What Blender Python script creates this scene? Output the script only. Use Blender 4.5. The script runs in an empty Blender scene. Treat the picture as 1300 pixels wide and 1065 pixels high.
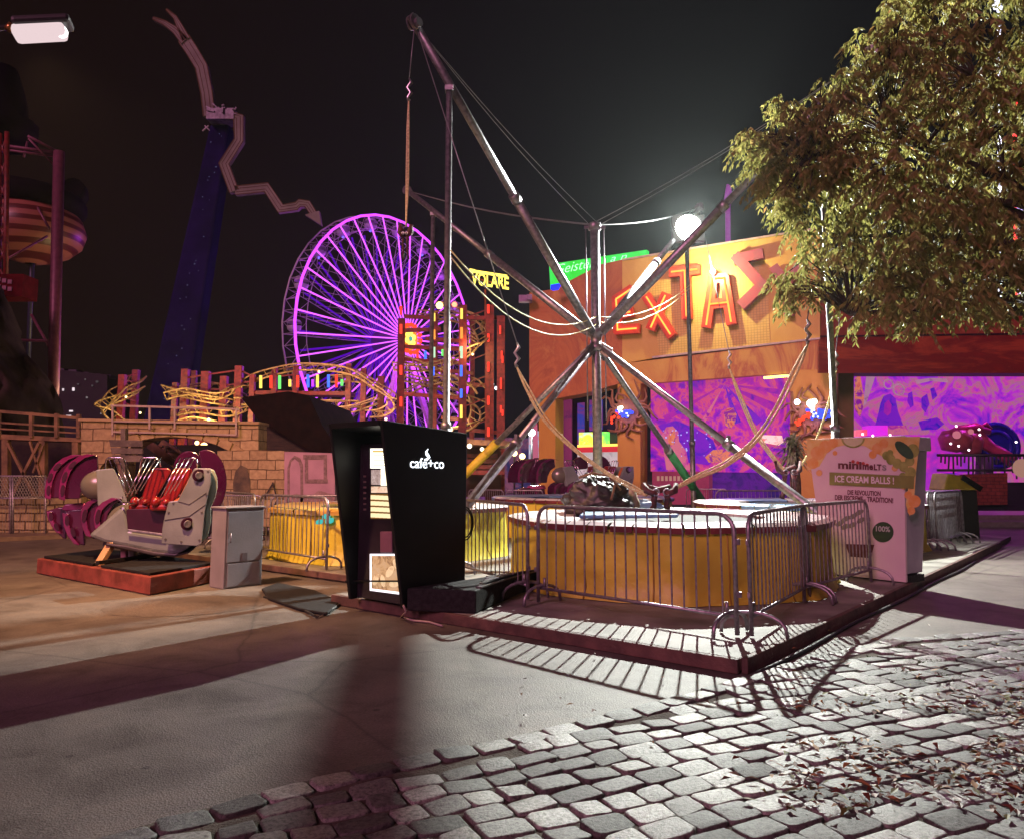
import bpy, bmesh, math, random
from mathutils import Vector as V, Matrix, noise
random.seed(7)
PI=math.pi
SC=bpy.context.scene
COL=SC.collection
# ------------------------------------------------------------------ camera model
FPX=977.0; PITCH=math.atan(112/FPX); CP,SP=math.cos(PITCH),math.sin(PITCH); EYE=1.6
def ray(px,py):
    a=(px-650)/FPX; b=(487.5-py)/FPX
    return V((a, CP-b*SP, SP+b*CP))
def P(px,py,Y):
    d=ray(px,py); t=Y/d.y
    return V((d.x*t, Y, EYE+d.z*t))
def G(px,py,z=0.0):
    d=ray(px,py); t=(z-EYE)/d.z
    return V((d.x*t, d.y*t, z))
class Wall:
    """vertical plane through ground points A,B; u along A->B, n toward the viewer"""
    def __init__(s,A,B):
        s.A=V((A[0],A[1],0)); s.B=V((B[0],B[1],0)); s.u=(s.B-s.A).normalized()
        s.n=V((s.u.y,-s.u.x,0)); s.w=V((0,0,1))
        if s.n.dot(V((0,0,0))-s.A)<0: s.n=-s.n
    def at(s,px,py,off=0):
        d=ray(px,py); o=V((0,0,EYE)); A=s.A+s.n*off
        t=(A-o).dot(s.n)/d.dot(s.n)
        return o+d*t
# ------------------------------------------------------------------ mesh builder
class MB:
    def __init__(s): s.v=[];s.f=[];s.m=[];s.s=[]
    def add(s,vs,fs,mi=0,sm=False):
        b=len(s.v); s.v+= [V(x) for x in vs]
        for f in fs: s.f.append([b+i for i in f]); s.m.append(mi); s.s.append(sm)
        return s
    def box(s,c,size,rz=0,mi=0,M=None):
        hx,hy,hz=size[0]/2,size[1]/2,size[2]/2
        R=M if M is not None else Matrix.Rotation(rz,3,'Z'); c=V(c)
        vs=[c+R@V((x*hx,y*hy,z*hz)) for x in(-1,1) for y in(-1,1) for z in(-1,1)]
        return s.add(vs,[(0,1,3,2),(4,6,7,5),(0,4,5,1),(2,3,7,6),(0,2,6,4),(1,5,7,3)],mi)
    def beam(s,p,q,w,h=None,mi=0,up=(0,0,1)):
        p=V(p);q=V(q);h=h or w;d=(q-p);L=d.length
        if L<1e-6: return s
        d/=L; up=V(up)
        if abs(d.dot(up))>.98: up=V((1,0,0))
        a=d.cross(up).normalized(); b=a.cross(d)
        return s.box((p+q)/2,(w,h,L),mi=mi,M=Matrix((a,b,d)).transposed())
    def tube(s,pts,r,n=8,mi=0,cap=True,closed=False,r1=None):
        pts=[V(x) for x in pts]; N=len(pts); vs=[];fs=[]
        prev=None
        for i,p in enumerate(pts):
            if closed: t=(pts[(i+1)%N]-pts[i-1])
            else: t=(pts[min(i+1,N-1)]-pts[max(i-1,0)])
            t.normalize()
            if prev is None:
                a=t.cross(V((0,0,1)))
                if a.length<.05: a=t.cross(V((1,0,0)))
            else:
                a=prev-t*prev.dot(t)
                if a.length<.01: a=t.cross(V((0,0,1)))
            a.normalize(); prev=a; b=t.cross(a)
            rr=r[i] if isinstance(r,(list,tuple)) else (r if r1 is None else r+(r1-r)*i/(N-1))
            for k in range(n):
                th=2*PI*k/n; vs.append(p+(a*math.cos(th)+b*math.sin(th))*rr)
        for i in range(N if closed else N-1):
            j=(i+1)%N
            for k in range(n):
                l=(k+1)%n; fs.append((i*n+k,i*n+l,j*n+l,j*n+k))
        s.add(vs,fs,mi,n>4)
        if cap and not closed:
            b=len(s.v)-len(vs)
            s.f.append([b+k for k in range(n)]); s.m.append(mi); s.s.append(False)
            s.f.append([b+(N-1)*n+k for k in range(n)]); s.m.append(mi); s.s.append(False)
        return s
    def prism(s,pts,vec,mi=0,ms=None):
        pts=[V(p) for p in pts]; vec=V(vec); n=len(pts)
        s.add(pts+[p+vec for p in pts],[tuple(range(n)),tuple(range(2*n-1,n-1,-1))],mi)
        b=len(s.v)-2*n
        for i in range(n):
            j=(i+1)%n; s.f.append([b+i,b+j,b+n+j,b+n+i]); s.m.append(mi if ms is None else ms); s.s.append(False)
        return s
    def disc(s,c,nrm,r,depth,n=24,mi=0,ry=None):
        c=V(c);nrm=V(nrm).normalized(); a=nrm.cross(V((0,0,1)))
        if a.length<.05:a=V((1,0,0))
        a.normalize(); b=a.cross(nrm)
        return s.prism([c+a*math.cos(2*PI*k/n)*r+b*math.sin(2*PI*k/n)*(ry or r) for k in range(n)],nrm*depth,mi)
    def ball(s,c,r,mi=0,n=10,sc=(1,1,1)):
        c=V(c);vs=[];fs=[];h=n//2+1
        for i in range(h+1):
            ph=PI*i/h
            for k in range(n):
                th=2*PI*k/n; vs.append(c+V((math.sin(ph)*math.cos(th)*sc[0],math.sin(ph)*math.sin(th)*sc[1],math.cos(ph)*sc[2]))*r)
        for i in range(h):
            for k in range(n):
                fs.append((i*n+k,i*n+(k+1)%n,(i+1)*n+(k+1)%n,(i+1)*n+k))
        return s.add(vs,fs,mi,True)
    def lathe(s,c,prof,n=16,mi=0,sm=True):
        c=V(c);vs=[];fs=[]
        for (r,z) in prof:
            for k in range(n):
                th=2*PI*k/n; vs.append(c+V((r*math.cos(th),r*math.sin(th),z)))
        for i in range(len(prof)-1):
            for k in range(n):
                fs.append((i*n+k,i*n+(k+1)%n,(i+1)*n+(k+1)%n,(i+1)*n+k))
        return s.add(vs,fs,mi,sm)
    def stroke(s,pts,w,wall_u,vec,mi=0):
        """flat strip polyline in a vertical plane, extruded by vec"""
        vec=V(vec); nn=vec.normalized()
        for p,q in zip(pts,pts[1:]):
            p=V(p);q=V(q);d=(q-p).normalized();a=d.cross(nn)*(w/2)
            s.prism([p-a-d*w*.25,q-a+d*w*.25,q+a+d*w*.25,p+a-d*w*.25],vec,mi)
        return s
_tc={}
def text_geo(t,bold=0.0,shear=0.0):
    k=(t,bold,shear)
    if k not in _tc:
        c=bpy.data.curves.new('lettering','FONT'); c.body=t; c.size=1; c.offset=bold; c.shear=shear; c.resolution_u=3
        o=bpy.data.objects.new('lettering',c); COL.objects.link(o)
        dg=bpy.context.evaluated_depsgraph_get()
        me=bpy.data.meshes.new_from_object(o.evaluated_get(dg))
        vs=[v.co.copy() for v in me.vertices]; fs=[tuple(p.vertices) for p in me.polygons]
        bpy.data.objects.remove(o); bpy.data.meshes.remove(me); bpy.data.curves.remove(c)
        x0=min(v.x for v in vs);x1=max(v.x for v in vs);y0=min(v.y for v in vs);y1=max(v.y for v in vs)
        _tc[k]=([((v.x-x0)/(x1-x0),(v.y-y0)/(y1-y0)) for v in vs],fs)
    return _tc[k]
def put_text(mb,t,bl,br,tl,thick,mi=0,bold=0.0,shear=0.0):
    """letters in the parallelogram bl,br,tl; thick = vector to the front"""
    vs,fs=text_geo(t,bold,shear); u=V(br)-V(bl); w=V(tl)-V(bl); bl=V(bl); n=len(vs); th=V(thick)
    base=[bl+u*a+w*b for a,b in vs]; top=[p+th for p in base]
    mb.add(base+top,[tuple(reversed(f)) for f in fs]+[tuple(i+n for i in f) for f in fs],mi)
    ed={}
    for f in fs:
        for i in range(len(f)):
            e=(f[i],f[(i+1)%len(f)]); ed[e]=1
    b=len(mb.v)-2*n
    for (i,j) in ed:
        if (j,i) not in ed:
            mb.f.append([b+i,b+j,b+n+j,b+n+i]); mb.m.append(mi); mb.s.append(False)
    return mb
# ------------------------------------------------------------------ objects
WL={}
def thing(name,label,cat,loc=(0,0,0),group=None):
    o=bpy.data.objects.new(name,None); COL.objects.link(o); o.location=loc; o.empty_display_size=.2
    o['label']=label;o['category']=cat
    if group:o['group']=group
    WL[o.name]=V(loc); return o
def mesh_obj(mb,name,mats,origin):
    me=bpy.data.meshes.new(name)
    me.from_pydata([tuple(v-origin) for v in mb.v],[],mb.f)
    if not isinstance(mats,(list,tuple)): mats=[mats]
    for m in mats: me.materials.append(m)
    me.polygons.foreach_set('material_index',mb.m); me.polygons.foreach_set('use_smooth',mb.s)
    me.update()
    bm=bmesh.new(); bm.from_mesh(me); bmesh.ops.recalc_face_normals(bm,faces=bm.faces); bm.to_mesh(me); bm.free()
    o=bpy.data.objects.new(name,me); COL.objects.link(o); return o
def bev(o,w,seg=2):
    if w:
        md=o.modifiers.new('bevel','BEVEL'); md.width=w; md.segments=seg; md.limit_method='ANGLE'; md.angle_limit=.6
def part(mb,name,mats,parent,label=None,bevel=0,stuff=False):
    w=WL[parent.name]; o=mesh_obj(mb,name,mats,w); o.parent=parent; WL[o.name]=w
    if label:o['label']=label
    if stuff:o['kind']='stuff'
    bev(o,bevel); return o
def solo(mb,name,mats,label,cat,group=None,bevel=0,kind=None):
    xs=[v.x for v in mb.v];ys=[v.y for v in mb.v];zs=[v.z for v in mb.v]
    org=V(((min(xs)+max(xs))/2,(min(ys)+max(ys))/2,min(zs)))
    o=mesh_obj(mb,name,mats,org); o.location=org; WL[o.name]=org
    o['label']=label;o['category']=cat
    if group:o['group']=group
    if kind:o['kind']=kind
    bev(o,bevel); return o
def struct(mb,name,mats,kind='structure',label=None,cat=None):
    o=mesh_obj(mb,name,mats,V((0,0,0))); o['kind']=kind
    if label:o['label']=label
    if cat:o['category']=cat
    return o
def dup(src,loc,rz=0,label=None,group=None,scale=1):
    def cp(o,par):
        c=o.copy(); COL.objects.link(c)
        if par: c.parent=par
        for ch in [x for x in KIDS.get(o.name,[])]: cp(ch,c)
        return c
    KIDS={}
    for x in COL.objects:
        if x.parent: KIDS.setdefault(x.parent.name,[]).append(x)
    r=cp(src,None); r.location=loc; r.rotation_euler=(0,0,rz); r.scale=(scale,)*3
    if label:r['label']=label
    if group:r['group']=group
    return r
# ------------------------------------------------------------------ materials
def mat(name,c,rough=.6,metal=0,c2=None,scale=6,bump=0,bscale=30,detail=4,emit=None,es=0,coat=0,lo=.35,hi=.65,stretch=None,spec=.5):
    m=bpy.data.materials.new(name); m.use_nodes=True; nt=m.node_tree; b=nt.nodes['Principled BSDF']
    b.inputs['Roughness'].default_value=rough; b.inputs['Metallic'].default_value=metal
    b.inputs['Specular IOR Level'].default_value=spec
    if coat: b.inputs['Coat Weight'].default_value=coat; b.inputs['Coat Roughness'].default_value=.15
    c=tuple(c)+(1,)
    b.inputs['Base Color'].default_value=c
    tc=nt.nodes.new('ShaderNodeTexCoord'); co=tc.outputs['Object']
    if stretch:
        mp=nt.nodes.new('ShaderNodeMapping'); mp.inputs['Scale'].default_value=stretch; nt.links.new(co,mp.inputs[0]); co=mp.outputs[0]
    if c2 is None: c2=tuple(x*.75 for x in c[:3])
    n=nt.nodes.new('ShaderNodeTexNoise'); n.inputs['Scale'].default_value=scale; n.inputs['Detail'].default_value=detail
    nt.links.new(co,n.inputs['Vector'])
    r=nt.nodes.new('ShaderNodeValToRGB'); r.color_ramp.elements[0].position=lo; r.color_ramp.elements[1].position=hi
    r.color_ramp.elements[0].color=c; r.color_ramp.elements[1].color=tuple(c2)+(1,)
    nt.links.new(n.outputs['Fac'],r.inputs[0]); nt.links.new(r.outputs[0],b.inputs['Base Color'])
    if bump:
        n2=nt.nodes.new('ShaderNodeTexNoise'); n2.inputs['Scale'].default_value=bscale; n2.inputs['Detail'].default_value=5
        nt.links.new(co,n2.inputs['Vector'])
        bp=nt.nodes.new('ShaderNodeBump'); bp.inputs['Strength'].default_value=bump; bp.inputs['Distance'].default_value=.02
        nt.links.new(n2.outputs['Fac'],bp.inputs['Height']); nt.links.new(bp.outputs[0],b.inputs['Normal'])
    if emit: b.inputs['Emission Color'].default_value=tuple(emit)+(1,); b.inputs['Emission Strength'].default_value=es
    return m
def glow(name,c,s):
    m=bpy.data.materials.new(name); m.use_nodes=True; nt=m.node_tree; nt.nodes.clear()
    e=nt.nodes.new('ShaderNodeEmission'); e.inputs[0].default_value=tuple(c)+(1,); e.inputs[1].default_value=s
    o=nt.nodes.new('ShaderNodeOutputMaterial'); nt.links.new(e.outputs[0],o.inputs[0]); return m
def ramp(nt,fac,stops):
    r=nt.nodes.new('ShaderNodeValToRGB'); el=r.color_ramp.elements
    while len(el)<len(stops): el.new(.5)
    for e,(p,c) in zip(el,stops): e.position=p; e.color=tuple(c)+(1,)
    nt.links.new(fac,r.inputs[0]); return r.outputs[0]
def brick(name,c1,c2,mortar,bw,bh,ms=.012,bump=.6,rough=.85,axis='x',off=.5):
    m=bpy.data.materials.new(name); m.use_nodes=True; nt=m.node_tree; b=nt.nodes['Principled BSDF']; b.inputs['Roughness'].default_value=rough
    tc=nt.nodes.new('ShaderNodeTexCoord'); sp=nt.nodes.new('ShaderNodeSeparateXYZ'); cb=nt.nodes.new('ShaderNodeCombineXYZ')
    nt.links.new(tc.outputs['Object'],sp.inputs[0])
    ad=nt.nodes.new('ShaderNodeMath'); ad.operation='ADD'; nt.links.new(sp.outputs[0],ad.inputs[0]); nt.links.new(sp.outputs[1],ad.inputs[1])
    nt.links.new(ad.outputs[0],cb.inputs[0]); nt.links.new(sp.outputs[2],cb.inputs[1])
    nz=nt.nodes.new('ShaderNodeTexNoise'); nz.inputs['Scale'].default_value=3; nt.links.new(cb.outputs[0],nz.inputs['Vector'])
    mx=nt.nodes.new('ShaderNodeMixRGB'); mx.inputs[0].default_value=.05; nt.links.new(cb.outputs[0],mx.inputs[1]); nt.links.new(nz.outputs['Color'],mx.inputs[2])
    br=nt.nodes.new('ShaderNodeTexBrick'); br.inputs['Scale'].default_value=1; br.inputs['Brick Width'].default_value=bw; br.inputs['Row Height'].default_value=bh
    br.inputs['Mortar Size'].default_value=ms; br.inputs['Mortar Smooth'].default_value=.3; br.offset=off
    for k,c in (('Color1',c1),('Color2',c2),('Mortar',mortar)): br.inputs[k].default_value=tuple(c)+(1,)
    nt.links.new(mx.outputs[0],br.inputs['Vector'])
    n=nt.nodes.new('ShaderNodeTexNoise'); n.inputs['Scale'].default_value=9; n.inputs['Detail'].default_value=6; nt.links.new(tc.outputs['Object'],n.inputs['Vector'])
    mm=nt.nodes.new('ShaderNodeMixRGB'); mm.blend_type='MULTIPLY'; mm.inputs[0].default_value=.55
    nt.links.new(br.outputs['Color'],mm.inputs[1]); nt.links.new(ramp(nt,n.outputs['Fac'],[(.3,(.45,.4,.36)),(.7,(1.2,1.2,1.15))]),mm.inputs[2])
    nt.links.new(mm.outputs[0],b.inputs['Base Color'])
    bp=nt.nodes.new('ShaderNodeBump'); bp.inputs['Strength'].default_value=bump; bp.inputs['Distance'].default_value=.03; bp.invert=True
    s2=nt.nodes.new('ShaderNodeMath'); s2.operation='MULTIPLY_ADD'; s2.inputs[1].default_value=-.35
    nt.links.new(n.outputs['Fac'],s2.inputs[0]); nt.links.new(br.outputs['Fac'],s2.inputs[2]); nt.links.new(s2.outputs[0],bp.inputs['Height'])
    nt.links.new(bp.outputs[0],b.inputs['Normal']); return m
def mural(name,stops,scale,es,dist=2.0,seed=0,stars=False):
    es*=.72
    """back-lit painted panel: swirling colours"""
    m=bpy.data.materials.new(name); m.use_nodes=True; nt=m.node_tree; b=nt.nodes['Principled BSDF']; b.inputs['Roughness'].default_value=.4
    tc=nt.nodes.new('ShaderNodeTexCoord'); mp=nt.nodes.new('ShaderNodeMapping'); mp.inputs['Location'].default_value=(seed,seed*2,seed); nt.links.new(tc.outputs['Object'],mp.inputs[0])
    n=nt.nodes.new('ShaderNodeTexNoise'); n.inputs['Scale'].default_value=scale; n.inputs['Detail'].default_value=12; n.inputs['Roughness'].default_value=.66; n.inputs['Distortion'].default_value=dist
    nt.links.new(mp.outputs[0],n.inputs['Vector'])
    v=nt.nodes.new('ShaderNodeTexVoronoi'); v.inputs['Scale'].default_value=scale*1.6; nt.links.new(n.outputs['Color'],v.inputs['Vector'])
    ad=nt.nodes.new('ShaderNodeMath'); ad.operation='MULTIPLY_ADD'; ad.inputs[1].default_value=.18; nt.links.new(v.outputs['Distance'],ad.inputs[0]); nt.links.new(n.outputs['Fac'],ad.inputs[2])
    c=ramp(nt,ad.outputs[0],stops)
    dk=nt.nodes.new('ShaderNodeMixRGB'); dk.blend_type='MULTIPLY'; dk.inputs[0].default_value=1; dk.inputs[2].default_value=(.3,.3,.3,1); nt.links.new(c,dk.inputs[1])
    nt.links.new(dk.outputs[0],b.inputs['Base Color']); nt.links.new(c,b.inputs['Emission Color']); b.inputs['Emission Strength'].default_value=es*1.6; b.inputs['Specular IOR Level'].default_value=.1
    return m
STEEL=mat('galvanised_steel',(.36,.34,.36),.46,.85,(.2,.19,.21),14,.12,60)
STEELD=mat('dull_steel',(.32,.28,.31),.45,.85,(.2,.17,.2),10,.1,50)
BARR=mat('barrier_zinc',(.36,.33,.36),.45,.75,(.22,.19,.22),18,.1,60)
BARL=mat('pale_painted_steel',(.7,.66,.55),.5,.1)
BLACK=mat('black_rubber',(.008,.007,.008),.8,0,(.018,.017,.018),20,.4,60,spec=.2)
BPAINT=mat('black_paint',(.004,.004,.005),.42,0,(.007,.006,.008),3,0,spec=.25)
ASPH=None
WOODD=mat('dark_timber',(.05,.028,.018),.8,0,(.02,.012,.01),3,.5,30,stretch=(1,1,6))
WOODL=mat('weathered_timber',(.25,.14,.07),.8,0,(.1,.055,.03),3,.5,30)
GREYW=mat('grey_planks',(.17,.13,.12),.85,0,(.08,.06,.06),4,.5,30)
CABLE=mat('black_cable',(.02,.02,.02),.6)
WIRE=mat('steel_wire',(.35,.35,.36),.4,.6)
CORD=mat('bungee_cord',(.8,.72,.33),.6,0,(.5,.45,.2),30)
REDST=mat('red_painted_steel',(.22,.018,.015),.5,0,(.1,.01,.01),5,.1)
GOLDT=mat('yellow_track_paint',(.42,.27,.11),.5,0,(.2,.11,.05),4)
WHITEP=mat('white_paint',(.7,.68,.68),.5,0,(.5,.48,.48),4)
# ------------------------------------------------------------------ world, camera
w=bpy.data.worlds.new('World'); SC.world=w; w.use_nodes=True; nt=w.node_tree; bg=nt.nodes['Background']
sky=nt.nodes.new('ShaderNodeTexSky'); sky.sky_type='NISHITA'; sky.sun_disc=False
SUN_EL=math.radians(34); SUN_AZ=math.radians(205)
sky.sun_elevation=math.radians(-8); sky.sun_rotation=SUN_AZ
tc=nt.nodes.new('ShaderNodeTexCoord'); sp=nt.nodes.new('ShaderNodeSeparateXYZ'); nt.links.new(tc.outputs['Generated'],sp.inputs[0])
mr=nt.nodes.new('ShaderNodeMapRange'); mr.inputs['From Min'].default_value=-.6; mr.inputs['From Max'].default_value=.6; nt.links.new(sp.outputs[0],mr.inputs[0])
c=ramp(nt,mr.outputs[0],[(0,(.12,.05,.03)),(.45,(.07,.04,.06)),(1,(.075,.08,.10))])
ad=nt.nodes.new('ShaderNodeMixRGB'); ad.blend_type='ADD'; ad.inputs[0].default_value=1
nt.links.new(c,ad.inputs[1]); nt.links.new(sky.outputs[0],ad.inputs[2]); nt.links.new(ad.outputs[0],bg.inputs[0]); bg.inputs[1].default_value=.06
cam=bpy.data.cameras.new('camera'); co=bpy.data.objects.new('camera',cam); COL.objects.link(co); SC.camera=co
co.location=(0,0,EYE); co.rotation_euler=(PI/2+PITCH,0,0); cam.sensor_fit='HORIZONTAL'; cam.sensor_width=36; cam.lens=36*FPX/1300; cam.shift_y=-45/1300; cam.clip_end=1000; cam.clip_start=.05
SC.view_settings.view_transform='Standard'; SC.view_settings.look='None'; SC.view_settings.exposure=0
SC.cycles.max_bounces=6; SC.cycles.diffuse_bounces=2; SC.cycles.glossy_bounces=3; SC.cycles.transparent_max_bounces=8; SC.cycles.volume_bounces=0
SC.cycles.sample_clamp_indirect=3; SC.cycles.use_denoising=True
def light(kind,name,loc,power,col,parent=None,**k):
    l=bpy.data.lights.new(name,kind); l.energy=power; l.color=col
    for a,b in k.items():
        if a!='to': setattr(l,a,b)
    o=bpy.data.objects.new(name,l); COL.objects.link(o); o.location=loc
    if 'to' in k:
        o.rotation_euler=(V(k['to'])-V(loc)).to_track_quat('-Z','Y').to_euler()
    if parent: o.parent=parent; o.location=V(loc)-WL[parent.name]
    return o
sun=light('SUN','sun',(0,0,30),1.85,(1,.37,.58),angle=math.radians(18))  # rose fill added for coloured fairground light behind the camera; no sun at night
sun.data.specular_factor=.35
sd=V((-math.sin(SUN_AZ-PI)*math.cos(SUN_EL)*-1,-math.cos(SUN_AZ-PI)*math.cos(SUN_EL),math.sin(SUN_EL)))
sun.rotation_euler=(-V((-.45,-.76,.46))).to_track_quat('-Z','Y').to_euler()
# ================================================================== SETTING
def asphalt():
    m=bpy.data.materials.new('asphalt'); m.use_nodes=True; nt=m.node_tree; b=nt.nodes['Principled BSDF']; b.inputs['Roughness'].default_value=.62
    tc=nt.nodes.new('ShaderNodeTexCoord'); o=tc.outputs['Object']
    big=nt.nodes.new('ShaderNodeTexNoise'); big.inputs['Scale'].default_value=.35; big.inputs['Detail'].default_value=8; big.inputs['Roughness'].default_value=.65; nt.links.new(o,big.inputs['Vector'])
    fine=nt.nodes.new('ShaderNodeTexVoronoi'); fine.inputs['Scale'].default_value=95; nt.links.new(o,fine.inputs['Vector'])
    fn=nt.nodes.new('ShaderNodeTexNoise'); fn.inputs['Scale'].default_value=60; fn.inputs['Detail'].default_value=4; nt.links.new(o,fn.inputs['Vector'])
    c1=ramp(nt,big.outputs['Fac'],[(.3,(.08,.062,.052)),(.5,(.125,.105,.09)),(.72,(.17,.148,.126))])
    mx=nt.nodes.new('ShaderNodeMixRGB'); mx.blend_type='MULTIPLY'; mx.inputs[0].default_value=.8
    nt.links.new(c1,mx.inputs[1]); nt.links.new(ramp(nt,fn.outputs['Fac'],[(.3,(.55,.55,.55)),(.7,(1.25,1.25,1.25))]),mx.inputs[2])
    # cracks and tar seams
    dn=nt.nodes.new('ShaderNodeTexNoise'); dn.inputs['Scale'].default_value=1.2; dn.inputs['Detail'].default_value=5; nt.links.new(o,dn.inputs['Vector'])
    dm=nt.nodes.new('ShaderNodeMixRGB'); dm.inputs[0].default_value=.18; nt.links.new(o,dm.inputs[1]); nt.links.new(dn.outputs['Color'],dm.inputs[2])
    cr=nt.nodes.new('ShaderNodeTexVoronoi'); cr.feature='DISTANCE_TO_EDGE'; cr.inputs['Scale'].default_value=.28; nt.links.new(dm.outputs[0],cr.inputs['Vector'])
    m2=nt.nodes.new('ShaderNodeMixRGB'); m2.blend_type='MULTIPLY'; m2.inputs[0].default_value=1
    nt.links.new(mx.outputs[0],m2.inputs[1]); nt.links.new(ramp(nt,cr.outputs['Distance'],[(.0,(.55,.55,.55)),(.005,(1,1,1))]),m2.inputs[2])
    st=nt.nodes.new('ShaderNodeTexNoise'); st.inputs['Scale'].default_value=1.6; st.inputs['Detail'].default_value=7; st.inputs['Roughness'].default_value=.7; st.inputs['Distortion'].default_value=.6; nt.links.new(o,st.inputs['Vector'])
    m3=nt.nodes.new('ShaderNodeMixRGB'); m3.blend_type='MULTIPLY'; m3.inputs[0].default_value=1; nt.links.new(m2.outputs[0],m3.inputs[1]); nt.links.new(ramp(nt,st.outputs['Fac'],[(.28,(.38,.33,.3)),(.42,(.75,.72,.7)),(.52,(1,1,1)),(.7,(1.3,1.26,1.2))]),m3.inputs[2])
    gu=nt.nodes.new('ShaderNodeTexVoronoi'); gu.inputs['Scale'].default_value=1.7; nt.links.new(o,gu.inputs['Vector'])
    m4=nt.nodes.new('ShaderNodeMixRGB'); m4.blend_type='MULTIPLY'; m4.inputs[0].default_value=1; nt.links.new(m3.outputs[0],m4.inputs[1]); nt.links.new(ramp(nt,gu.outputs['Distance'],[(.0,(.35,.33,.3)),(.035,(.45,.42,.4)),(.05,(1,1,1))]),m4.inputs[2])
    nt.links.new(m4.outputs[0],b.inputs['Base Color'])
    ad=nt.nodes.new('ShaderNodeMath'); nt.links.new(fine.outputs['Distance'],ad.inputs[0]); nt.links.new(fn.outputs['Fac'],ad.inputs[1])
    bp=nt.nodes.new('ShaderNodeBump'); bp.inputs['Strength'].default_value=.45; bp.inputs['Distance'].default_value=.006; nt.links.new(ad.outputs[0],bp.inputs['Height']); nt.links.new(bp.outputs[0],b.inputs['Normal'])
    return m
ASPH=asphalt()
mb=MB(); mb.add([(-250,-30,0),(250,-30,0),(250,260,0),(-250,260,0)],[(0,1,2,3)]); struct(mb,'ground',ASPH)
# low asphalt mound over the cables
mb=MB(); c=G(238,768); n=20
vs=[];fs=[]
for i in range(7):
    r=i/6
    for k in range(n):
        th=2*PI*k/n; q=V((math.cos(th)*.95*r,math.sin(th)*.75*r,0)); q.rotate(Matrix.Rotation(.3,3,'Z'))
        vs.append((c.x+q.x*(1+.08*noise.noise(q*3)),c.y+q.y,.004+.085*(1-r*r)**1.2))
for i in range(6):
    for k in range(n): fs.append((i*n+k,i*n+(k+1)%n,(i+1)*n+(k+1)%n,(i+1)*n+k))
mb.add(vs,fs,0,True); struct(mb,'asphalt_mound',ASPH)
# cobbles
bnd=[V((-6,.5,0)),V((-3.0,2.6,0)),G(440,978),G(640,938),G(830,893),G(1000,842),G(1130,812),G(1300,800),V((9,9.1,0)),V((14,10.6,0))]
def side(p):
    for a,b in zip(bnd,bnd[1:]):
        if a.x<=p.x<=b.x: return (a.y+(b.y-a.y)*(p.x-a.x)/(b.x-a.x))-p.y
    return -1
bed=MB(); low=[V((b.x,-6,.004)) for b in bnd]
for i in range(len(bnd)-1):
    a,b=bnd[i],bnd[i+1]; bed.add([(a.x,a.y,.004),(b.x,b.y,.004),low[i+1],low[i]],[(0,1,2,3)])
struct(bed,'cobble_bed',mat('sandy_joint_soil',(.045,.032,.022),.95,0,(.085,.07,.05),9,.8,60))
def stone(mb,tones,c,ang,L,D):
    u=V((math.cos(ang),math.sin(ang),0)); v=V((-u.y,u.x,0)); h=.016+random.random()*.010; tl=random.uniform(-.007,.007); tw=random.uniform(-.007,.007)
    N=12; ring=[]
    for k in range(N):
        th=2*PI*(k+.5)/N; cx,sx=math.cos(th),math.sin(th); e=.30
        ring.append((math.copysign(abs(cx)**e,cx)*(1+random.uniform(-.07,.07)),math.copysign(abs(sx)**e,sx)*(1+random.uniform(-.07,.07))))
    vs=[]
    for sc_,z in ((1,.004),(1,h*.72),(.965,h*.94),(.88,h)):
        for (a,b) in ring: vs.append(c+u*(a*L/2*sc_)+v*(b*D/2*sc_)+V((0,0,z+(a*tl+b*tw if z>.01 else 0)+(random.uniform(-.002,.002) if z==h else 0))))
    vs.append(c+V((0,0,h+random.uniform(-.003,.004))))
    fs=[]
    for i in range(3):
        for k in range(N): fs.append((i*N+k,i*N+(k+1)%N,(i+1)*N+(k+1)%N,(i+1)*N+k))
    for k in range(N): fs.append((3*N+k,3*N+(k+1)%N,4*N))
    mb.add(vs,fs,0,True); tones+= [random.random()]*len(vs)
mb=MB(); tones=[]
# edge row
L=0
for a,b in zip(bnd[1:],bnd[2:]):
    d=(b-a); n_=max(1,round(d.length/.25)); d/=n_; ang=math.atan2(d.y,d.x)
    for i in range(n_):
        m_=a+d*(i+.5)+V((math.sin(ang),-math.cos(ang),0))*.10
        stone(mb,tones,m_,ang+random.uniform(-.05,.05),d.length-.014,.165)
ang=math.radians(27); u=V((math.cos(ang),math.sin(ang),0)); v=V((-u.y,u.x,0))
row=-38
while row<56:
    y0=row*.172; x=-6-random.random()*.3
    while x<16:
        l=random.uniform(.17,.28); bend=math.radians(-9)*max(0,x-2)/8
        c=u*(x+l/2)+v*(y0-.035*max(0,x-3)**1.5)
        if side(c)>.275 and c.y>1.9 and c.x<11 and abs(c.x)<c.y*.78+1.2:
            stone(mb,tones,V((c.x,c.y,0)),ang+bend+random.uniform(-.04,.04),l-random.uniform(.008,.018),random.uniform(.15,.163))
        x+=l
    row+=1
sm=bpy.data.materials.new('granite_setts'); sm.use_nodes=True; nt=sm.node_tree; b=nt.nodes['Principled BSDF']
at=nt.nodes.new('ShaderNodeAttribute'); at.attribute_name='tone'
tc=nt.nodes.new('ShaderNodeTexCoord'); n1=nt.nodes.new('ShaderNodeTexNoise'); n1.inputs['Scale'].default_value=45; n1.inputs['Detail'].default_value=6; n1.inputs['Roughness'].default_value=.75; nt.links.new(tc.outputs['Object'],n1.inputs['Vector'])
mx=nt.nodes.new('ShaderNodeMixRGB'); mx.blend_type='MULTIPLY'; mx.inputs[0].default_value=1
nt.links.new(ramp(nt,at.outputs['Fac'],[(0,(.065,.06,.055)),(.3,(.11,.105,.095)),(.65,(.165,.158,.14)),(1,(.27,.26,.235))]),mx.inputs[1])
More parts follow.
